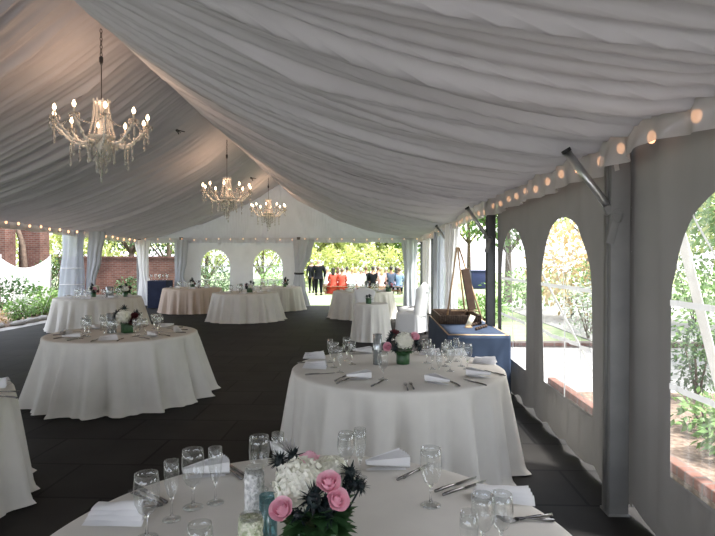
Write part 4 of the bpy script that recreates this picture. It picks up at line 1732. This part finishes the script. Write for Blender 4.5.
# window-wall side
tree('sunny tree over the mulch bed, seen in the nearest window', 9.5, 13.0, 5.5, 2.6, 'leaf_y', 5280, 0.22, seed=11, clear_=0.22)
tree('leafy tree close outside the nearest window', 6.8, 8.8, 4.2, 1.6, 'leaf_g', 4320, 0.15, seed=12, trunk=0.09, clear_=0.3)
tree('green tree seen beyond the easel between the posts', 5.2, 22.0, 6.5, 2.3, 'leaf_g', 5760, 0.22, seed=13, clear_=0.30)
tree('pale tree far behind the two-window bay', 12.5, 33.0, 8, 4.0, 'leaf_y', 2200, 0.34, seed=14)
tree('pale tree far behind the open bay with the easel', 6.3, 38.0, 8, 3.4, 'leaf_y', 2000, 0.36, seed=15)
tree('tree at the end of the road outside the windows', 14.5, 23.0, 6.5, 3.4, 'leaf_g', 4800, 0.28, seed=16, clear_=0.25)
for i, (x, y, h, r, mm, lab) in enumerate(((7.6, 10.2, 2.6, 0.9, 'leaf_y', 'tall sunny bush behind the silvery one outside the windows'), (8.2, 14.5, 3.0, 1.2, 'leaf_g', 'tall green bush behind the straw-coloured one'), (9.5, 19.5, 3.2, 1.4, 'leaf_y', 'tall pale bush beyond the road outside the narrow window'), (5.6, 5.4, 2.3, 0.8, 'leaf_y', 'sunny bush at the back of the mulch bed'), (6.9, 6.9, 2.6, 0.9, 'leaf_g', 'green bush at the outer corner of the mulch bed'))):
    shrub(lab, x, y, r, h, mm, 1500, 0.13, seed=40 + i)
shrub('straw-coloured tall bush outside the middle window', 5.6, 16.0, 1.25, 2.7, 'leaf_t', 1100, 0.20, seed=5)
shrub('rounded green bush outside the middle window', 5.1, 12.9, 0.65, 1.75, 'leaf_g', 800, 0.10, seed=6)
shrub('silvery bush by the brick kerb outside the middle window', 4.55, 12.0, 0.60, 1.15, 'leaf_s', 800, 0.08, seed=7)
shrub('low green bush outside the narrow window behind blue table', 5.2, 19.0, 1.4, 1.3, 'leaf_g', 900, 0.14, seed=8)
shrub('dark shrub in the mulch outside the nearest window', 3.78, 6.6, 0.26, 0.85, 'leaf_d', 700, 0.06, seed=9)
shrub('mid-green bush behind the dark one outside the nearest window', 4.7, 7.6, 0.7, 1.5, 'leaf_g', 900, 0.09, seed=10)
shrub('bright leafy plant at the frame edge in the mulch bed', 2.98, 4.65, 0.26, 0.42, 'leaf_g', 260, 0.10, seed=11)
shrub('small spreading green plant in the mulch before the dark shrub', 3.15, 5.35, 0.28, 0.34, 'leaf_g', 260, 0.08, seed=12)
shrub('green grassy clump beyond the easel outside', 3.0, 15.5, 0.8, 0.6, 'leaf_g', 600, 0.12, seed=13)
# garden side
tree('golden-green tree above the brick wall by the white sheet', PX(40, 26), 26, 6.0, 3.0, 'leaf_y', 4200, 0.26, seed=21, clear_=0.1)
tree('bright tree above the brick wall between the two curtains', PX(105, 28), 28, 5.6, 3.2, 'leaf_y', 4200, 0.26, seed=22, clear_=0.1)
tree('dark tree branches above the wall near the white corner curtain', PX(128, 23.5), 23.5, 3.9, 1.6, 'leaf_d', 1300, 0.16, seed=23, clear_=0.5)
tree('dark tree behind the navy table opening', PX(166, 25), 25, 4.6, 1.9, 'leaf_d', 1500, 0.18, seed=24, clear_=0.30)
shrub('deep green bush between white sheet and gathered sidewall', PX(50, 19.6), 19.6, 0.75, 1.7, 'leaf_d', 900, 0.12, seed=14)
shrub('low leafy plant before the white sheet', PX(36, 17.0), 17.0, 0.70, 0.75, 'leaf_g', 600, 0.13, seed=15)
shrub('dark leafy plant at the frame edge before the white sheet', PX(6, 16.6), 16.6, 0.75, 1.05, 'leaf_d', 700, 0.13, seed=16)
shrub('pale green plant by the stone border near the frame edge', PX(14, 15.9), 15.9, 0.42, 0.55, 'leaf_s', 400, 0.10, seed=17)
shrub('mid-green plant along the stone border under the white sheet', PX(26, 16.2), 16.2, 0.55, 0.5, 'leaf_g', 450, 0.11, seed=18)
shrub('straw-tinted groundcover nearest the frame edge behind the stone border', -9.75, 13.6, 0.32, 0.35, 'leaf_t', 240, 0.09, seed=20)
shrub('low green groundcover behind the stone border beside the garden-side table', -9.85, 15.9, 0.36, 0.42, 'leaf_g', 320, 0.09, seed=21)
shrub('leafy bright green clump between two low plants by the stone border', -9.8, 14.7, 0.34, 0.5, 'leaf_g', 320, 0.10, seed=22)
shrub('green bush against the brick wall behind the garden-side table', PX(128, 20.8), 20.8, 0.7, 0.9, 'leaf_d', 700, 0.12, seed=19)

# brick garden wall, pier and hanging sheet
a = MB()
a.box((-10.3, 22.3, 0.85), (5.6, 0.3, 1.75))
a.box((-10.3, 22.3, 1.76), (5.7, 0.38, 0.08))
tag(a.build('garden_wall', M['brick'], smooth=False), 'red brick garden wall behind the garden-side table', 'wall')
t = thing('brick_pier', 'tall red brick pier behind the white sheet', 'pier', (PX(27, 21.0), 21.0, 0))
a = MB()
a.box((0, 0, 1.5), (0.85, 0.6, 3.1))
a.build('shaft', M['brick'], t, smooth=False)
a = MB()
a.box((0, 0, 3.12), (1.0, 0.75, 0.16), bev=0.01)
a.build('cap', M['stone'], t)
t = thing('brick_pier', 'red brick pier cut by the frame edge beside the white sheet', 'pier', (PX(-8, 20.0), 20.0, 0))
a = MB()
a.box((0, 0, 1.5), (0.75, 0.6, 3.2))
a.build('shaft', M['brick'], t, smooth=False)
t = thing('bare_trunk', 'curved bare trunk leaning over between the brick piers', 'tree trunk', (PX(12, 20.6), 20.6, 0))
a = MB()
a.tube([(0.25, 0, 0), (0.2, 0, 1.2), (0.12, 0, 2.2), (-0.05, 0, 2.75), (-0.35, 0, 2.95)], [0.12, 0.11, 0.10, 0.09, 0.07], 10)
a.build('stem', M['bark'], t)
t = thing('hanging_sheet', 'bright white sheet hung with a sagging top edge in the garden', 'sheet', (PX(20, 18.4), 18.4, 0))
a = MB()


def sheet(u, v):
    x = -0.95 + 1.72 * u
    top = 1.36 + 0.38 * (2 * u - 1) ** 2 + 0.05 * u
    z = 0.22 + (top - 0.22) * v
    return (x, 0.04 * noise.noise(Vector((x * 3, z * 1.2, 1))) + 0.02 * math.sin(x * 9 + z), z)


a.grid(40, 20, sheet)
a.build('fabric', M['screen'], t)
for x in (-0.96, 0.78):
    a = MB()
    a.tube([(x, 0.03, -0.05), (x, 0.03, 1.85)], 0.025, 8)
    a.build('pole', M['alu'], t)

# guy straps outside
def strap(label, p, q, w=0.06):
    p, q = Vector(p), Vector(q)
    t = thing('guy_strap', label, 'strap', p, 0, 'white guy straps')
    d = (q - p).normalized()
    s = d.cross(Vector((1, 0.25, 0))).normalized() * w / 2
    n = s.cross(d).normalized() * 0.003
    a = MB()
    L_ = q - p
    a.add([tuple(s + n), tuple(-s + n), tuple(-s - n), tuple(s - n), tuple(L_ + s + n), tuple(L_ - s + n), tuple(L_ - s - n), tuple(L_ + s - n)],
          [(0, 1, 5, 4), (1, 2, 6, 5), (2, 3, 7, 6), (3, 0, 4, 7), (0, 3, 2, 1), (4, 5, 6, 7)])
    a.build('webbing', M['strap'], t, smooth=False)
    a = MB()
    a.tube([tuple(L_ + Vector((0, 0, 0.12))), tuple(L_ + Vector((0.03, 0, -0.2)))], 0.016, 7)
    a.build('stake', M['alu'], t)
    return t


strap('wide white guy strap slanting down outside the nearest window', (1.76, 3.54, 2.42), (2.66, 4.05, 0.0), 0.085)
strap('white guy strap slanting down outside the narrow window', (1.76, 7.6, 2.42), (3.1, 7.9, 0.0), 0.05)
strap('white guy strap on the garden side from the gathered sidewall post', (XL - 0.1, 15.5, 2.45), (XL - 1.3, 15.8, 0.0), 0.05)

t = thing('wheeled_bin', 'blue bin far outside between the easel and the dark post', 'bin', (PX(477, 33), 33, -0.06))
a = MB()
a.box((0, 0, 0.52), (0.86, 0.8, 1.0), bev=0.04)
a.build('body', M['bin'], t)
a = MB()
a.box((0, 0, 1.06), (0.95, 0.88, 0.08), bev=0.02)
a.build('lid', M['bin'], t)


# ------------------------------------------------------------------ people
def skin(name, verts, edges, radii, m, parent, root=0, sub=1):
    me = bpy.data.meshes.new(name + '_tmp')
    me.from_pydata(verts, edges, [])
    o = bpy.data.objects.new(name + '_tmp', me)
    COL.objects.link(o)
    md = o.modifiers.new('s', 'SKIN')
    md.use_smooth_shade = True
    sv = me.skin_vertices[0].data
    for i, r in enumerate(radii):
        sv[i].radius = r if isinstance(r, tuple) else (r, r)
        sv[i].use_root = (i == root)
    sb = o.modifiers.new('u', 'SUBSURF')
    sb.levels = sub
    sb.render_levels = sub
    dg = bpy.context.evaluated_depsgraph_get()
    nm = bpy.data.meshes.new_from_object(o.evaluated_get(dg))
    bpy.data.objects.remove(o)
    bpy.data.meshes.remove(me)
    nm.materials.clear()
    nm.materials.append(m)
    nm.polygons.foreach_set('use_smooth', [True] * len(nm.polygons))
    nm.name = name
    r = bpy.data.objects.new(name, nm)
    COL.objects.link(r)
    r.parent = parent
    return r


def person(label, loc, rotz, pose='sit', top='shirt', bottom='suit', hair='hair_d', skinm='skin', longhair=False, dress=False, s=1.0, group='outdoor guests', bald=False):
    """local: faces +y"""
    t = thing('person', label, 'person', loc, rotz, group)
    t.scale = (s, s, s)
    if pose == 'sit':
        hip, kn, an = 0.50, (0.10, 0.44, 0.50), (0.10, 0.46, 0.09)
        lean = 0.03
    else:
        hip, kn, an = 0.93, (0.10, 0.03, 0.50), (0.10, 0.0, 0.09)
        lean = 0.0
    J, R, E, ix = [], [], [], {}

    def j(n, p, r, frm=None):
        ix[n] = len(J)
        J.append(p)
        R.append(r)
        if frm:
            E.append((ix[frm], ix[n]))
    j('pelvis', (0, 0, hip), (0.15, 0.11))
    j('waist', (0, -lean, hip + 0.18), (0.135, 0.095), 'pelvis')
    j('chest', (0, -lean, hip + 0.38), (0.165, 0.105), 'waist')
    j('neck', (0, -lean, hip + 0.55), (0.055, 0.055), 'chest')
    j('jaw', (0, 0.02 - lean, hip + 0.63), (0.062, 0.075), 'neck')
    j('skull', (0, 0.0 - lean, hip + 0.72), (0.075, 0.092), 'jaw')
    j('crown', (0, -0.01 - lean, hip + 0.79), (0.052, 0.062), 'skull')
    for q, sg in (('l', -1), ('r', 1)):
        j('sh' + q, (0.17 * sg, -lean, hip + 0.47), 0.062, 'chest')
        if pose == 'sit':
            j('el' + q, (0.235 * sg, 0.03, hip + 0.20), 0.045, 'sh' + q)
            j('wr' + q, (0.14 * sg, 0.24, hip + 0.14), 0.03, 'el' + q)
            j('pa' + q, (0.10 * sg, 0.31, hip + 0.13), (0.040, 0.02), 'wr' + q)
            fd = Vector((-0.25 * sg, 1, -0.1)).normalized()
        else:
            j('el' + q, (0.25 * sg, -0.03, hip + 0.19), 0.048, 'sh' + q)
            j('wr' + q, (0.24 * sg, 0.06, hip - 0.05), 0.032, 'el' + q)
            j('pa' + q, (0.235 * sg, 0.085, hip - 0.12), (0.02, 0.038), 'wr' + q)
            fd = Vector((0, 0.25, -1)).normalized()
        pa = Vector(J[ix['pa' + q]])
        sd = Vector((1, 0, 0)) if pose == 'sit' else Vector((0, 1, 0))
        for f in range(4):
            b0 = pa + sd * (f - 1.5) * 0.021 + fd * 0.035
            ln = (0.062, 0.075, 0.07, 0.055)[f]
            j('f%d%s' % (f, q), tuple(b0), 0.0095, 'pa' + q)
            j('g%d%s' % (f, q), tuple(b0 + fd * ln + Vector((0, 0, -0.012 if pose == 'sit' else 0))), 0.008, 'f%d%s' % (f, q))
        th = pa + sd * 0.042 * (-sg if pose == 'sit' else 1) + fd * 0.01
        j('t' + q, tuple(th), 0.011, 'pa' + q)
        j('u' + q, tuple(th + fd * 0.045 + sd * 0.012 * (-sg if pose == 'sit' else 1)), 0.0085, 't' + q)
        j('hp' + q, (0.095 * sg, 0.0, hip - 0.04), 0.085, 'pelvis')
        j('kn' + q, (kn[0] * sg, kn[1], kn[2]), 0.058, 'hp' + q)
        j('an' + q, (an[0] * sg, an[1], an[2]), 0.04, 'kn' + q)
        j('to' + q, (an[0] * sg, an[1] + 0.15, 0.035), (0.045, 0.03), 'an' + q)
    j('nose', (0, 0.095 - lean, hip + 0.685), 0.014, 'skull')
    for sg in (-1, 1):
        j('ear%d' % sg, (0.085 * sg, -lean, hip + 0.69), 0.018, 'skull')
    body = skin('body', J, E, R, M[skinm], t)

    def garment(name, names, pairs, m, k, extra=None, sub=1):
        im = {n: i for i, n in enumerate(names)}
        vs = [J[ix[n]] for n in names]
        rs = []
        for n in names:
            r = R[ix[n]]
            r = r if isinstance(r, tuple) else (r, r)
            rs.append((r[0] * k + 0.008, r[1] * k + 0.008))
        if extra:
            o_ = len(vs)
            for (fr, p, r_) in extra:
                im['_%d' % len(vs)] = len(vs)
                pairs = pairs + [(fr, '_%d' % len(vs))]
                vs.append(p)
                rs.append(r_)
        return skin(name, vs, [(im[a], im[b2]) for a, b2 in pairs], rs, M[m], t, sub=sub)
    garment('jacket' if top in ('suit', 'charcoal', 'bluegrey') else 'shirt' if not dress else 'bodice',
            ['pelvis', 'waist', 'chest', 'shl', 'shr', 'ell', 'elr', 'wrl', 'wrr'],
            [('pelvis', 'waist'), ('waist', 'chest'), ('chest', 'shl'), ('chest', 'shr'), ('shl', 'ell'), ('shr', 'elr'), ('ell', 'wrl'), ('elr', 'wrr')], top, 1.16,
            [('pelvis', (0, -0.01, hip - (0.14 if pose == 'stand' else 0.05)), (0.18, 0.14))])
    if dress:
        a = MB()
        if pose == 'sit':
            def fn(u, v):
                an_ = 2 * PI * u
                f = v
                return (math.cos(an_) * (0.19 + 0.22 * f) * (1 + 0.06 * f * math.sin(an_ * 9)), 0.02 + 0.26 * min(1, f * 1.6) + math.sin(an_) * (0.14 + 0.20 * f), hip + 0.14 - (hip + 0.10) * f ** 1.3)
        else:
            def fn(u, v):
                an_ = 2 * PI * u
                return (math.cos(an_) * (0.16 + 0.16 * v), math.sin(an_) * (0.12 + 0.16 * v), hip + 0.14 - (hip - 0.35) * v)
        a.grid(48, 10, fn, closed=True)
        a.build('skirt', M[bottom], t)
    else:
        garment('trousers', ['pelvis', 'hpl', 'hpr', 'knl', 'knr', 'anl', 'anr'], [('pelvis', 'hpl'), ('pelvis', 'hpr'), ('hpl', 'knl'), ('hpr', 'knr'), ('knl', 'anl'), ('knr', 'anr')], bottom, 1.14, [('pelvis', (0, 0, hip + 0.10), (0.155, 0.115))])
        for q in 'lr':
            p = J[ix['to' + q]]
            a = MB()
            a.ell((p[0], p[1] - 0.07, 0.05), (0.052, 0.14, 0.05), 10, 7)
            a.build('shoe', M['suit'], t)
    if not bald:
        hd = Vector(J[ix['skull']])
        a = MB()
        a.ell((hd.x, hd.y - 0.018, hd.z + 0.02), (0.092, 0.105, 0.098), 14, 10, jit=0.06)
        if longhair:
            a.ell((hd.x, hd.y - 0.065, hd.z - 0.11), (0.088, 0.05, 0.17), 12, 8, jit=0.15)
        a.build('hair', M[hair], t)
    return t


person('standing man in a black suit with back turned at the lawn opening', (PX(318.5, 26.6), 26.6, -0.06), 0.1, 'stand', 'suit', 'suit', bald=True, s=1.0).scale = (1.22, 1.1, 1.0)
person('man in dark suit standing half hidden behind the black-suited man', (PX(311.5, 28.4), 28.4, -0.06), 0.4, 'stand', 'charcoal', 'suit', 'hair_g', s=0.98)


def bench(label, x0, x1, y):
    t = thing('garden_bench', label, 'bench', ((x0 + x1) / 2, y, -0.06), 0, 'wooden benches on the lawn')
    hl = (x1 - x0) / 2
    a = MB()
    for k in range(3):
        a.box((0, -0.16 + 0.15 * k, 0.40), (2 * hl, 0.13, 0.04), bev=0.006)
    a.build('seat', M['bench'], t)
    for sx in (-1, 1):
        a = MB()
        a.box((sx * (hl - 0.2), 0, 0.19), (0.06, 0.36, 0.38), bev=0.006)
        a.build('leg', M['bench'], t)
    a = MB()
    a.box((0, 0, 0.20), (2 * hl - 0.4, 0.04, 0.08), bev=0.004)
    a.build('stretcher', M['bench'], t)


bench('long wooden bench under the guests in red, front row', PX(322, 27.4), PX(365, 27.4), 27.35)
bench('long wooden bench under the black-jacketed guest, front row', PX(367, 27.4), PX(404, 27.4), 27.35)
bench('wooden bench of the second row behind the guests in red', PX(320, 29.6), PX(361, 29.6), 29.6)
bench('wooden bench of the second row behind the black jacket', PX(363, 29.6), PX(402, 29.6), 29.6)
GUESTS = [  # px, Y, top, bottom, hair, long, dress, label, height scale, skin
    (333, 27.4, 'red', 'red', 'hair_d', True, True, 'seated dark-haired woman in a red dress beside the standing man', 1.0, 'skin'),
    (342, 27.4, 'red', 'red', 'hair_b', False, True, 'seated guest in red next to the dark-haired woman', 0.98, 'skin'),
    (352, 27.2, 'shirt', 'suit', 'hair_y', False, False, 'seated fair-haired guest in a white shirt, front row middle', 1.0, 'skin'),
    (361, 27.5, 'shirt', 'charcoal', 'hair_g', False, False, 'seated grey-haired guest in white beside the fair-haired one', 1.0, 'skin'),
    (373, 27.3, 'suit', 'suit', 'hair_d', False, False, 'seated guest in black jacket above the lawn table glasses', 1.05, 'skin'),
    (382, 27.5, 'blush', 'blush', 'hair_y', True, True, 'seated blonde guest in blush next to the black jacket', 1.0, 'skin'),
    (391, 26.9, 'bluegrey', 'suit', 'hair_d', False, False, 'dark-haired guest in blue-grey jacket nearest the far corner curtain', 1.06, 'skin_d'),
    (399, 28.0, 'skyblue', 'charcoal', 'hair_b', False, False, 'seated guest in light blue beside the blue-grey jacket', 1.0, 'skin'),
    (327, 29.6, 'shirt', 'suit', 'hair_g', False, False, 'grey-haired guest in white behind the red dress', 1.0, 'skin'),
    (338, 29.7, 'blush', 'blush', 'hair_b', True, True, 'brown-haired guest in blush behind the two red outfits', 1.0, 'skin'),
    (347, 29.5, 'shirt', 'suit', 'hair_d', False, False, 'dark-haired guest in white, second row above the red', 1.02, 'skin'),
    (356, 29.8, 'lilac', 'lilac', 'hair_y', True, True, 'blonde guest in lilac, second row middle', 1.0, 'skin'),
    (366, 29.6, 'charcoal', 'suit', 'hair_b', False, False, 'brown-haired guest in charcoal jacket, second row', 1.02, 'skin'),
    (378, 29.8, 'shirt', 'suit', 'hair_b', False, False, 'brown-haired guest in white between black jacket and blush', 1.02, 'skin'),
    (386, 29.6, 'blush', 'blush', 'hair_g', False, True, 'grey-haired guest in blush behind the blue-grey jacket', 1.0, 'skin'),
    (396, 30.0, 'lilac', 'lilac', 'hair_d', True, True, 'long-haired guest in lilac near the far corner curtain', 1.0, 'skin'),
]
for (px, Y, tp, bt, hr, lg, dr, lab, s, sk) in GUESTS:
    Y = 27.3 if Y < 28.5 else 29.55
    x = PX(px, Y)
    rz = random.uniform(-0.15, 0.15)
    person(lab, (x, Y, -0.06), rz, 'sit', tp, bt, hr, sk, lg, dr, s)

# ------------------------------------------------------------------ light
w = bpy.data.worlds.new('sky')
scene.world = w
w.use_nodes = True
nt = w.node_tree
nt.nodes.clear()
out = nt.nodes.new('ShaderNodeOutputWorld')
bg = nt.nodes.new('ShaderNodeBackground')
sky = nt.nodes.new('ShaderNodeTexSky')
sky.sky_type = 'NISHITA'
sky.sun_disc = False
sky.sun_elevation = math.radians(55)
sky.sun_rotation = math.radians(70)
sky.dust_density = 4.0
sky.air_density = 1.0
mixc = nt.nodes.new('ShaderNodeMixRGB')
mixc.inputs[0].default_value = 0.55
mixc.inputs[2].default_value = (6.0, 6.05, 6.45, 1)
nt.links.new(sky.outputs[0], mixc.inputs[1])
nt.links.new(mixc.outputs[0], bg.inputs[0])
bg.inputs[1].default_value = 1.2
nt.links.new(bg.outputs[0], out.inputs[0])

sl = bpy.data.lights.new('sun', 'SUN')
sl.energy = 23.0
sl.angle = math.radians(8)
sl.color = (1.0, 0.965, 0.93)
so = bpy.data.objects.new('sun', sl)
COL.objects.link(so)
d = Vector((-0.55, 0.25, -1.0))              # light travels toward the garden side and away
so.rotation_euler = d.to_track_quat('-Z', 'Y').to_euler()

# ------------------------------------------------------------------ camera
cd = bpy.data.cameras.new('camera')
cd.sensor_width = 36
cd.lens = 550.0 / 715.0 * 36.0
cd.clip_start = 0.05
cd.clip_end = 300
co = bpy.data.objects.new('camera', cd)
COL.objects.link(co)
co.location = (0, 0, HC)
co.rotation_euler = (PI / 2 - math.atan(8 / 550), 0, math.atan(19.5 / 550))
scene.camera = co

scene.view_settings.view_transform = 'Standard'
scene.view_settings.look = 'None'
scene.view_settings.gamma = 1.0
scene.view_settings.exposure = -0.9
cy = scene.cycles
cy.use_denoising = True
cy.max_bounces = 12
cy.diffuse_bounces = 6
cy.transparent_max_bounces = 24
cy.sample_clamp_indirect = 6.0
cy.caustics_reflective = False
cy.caustics_refractive = False
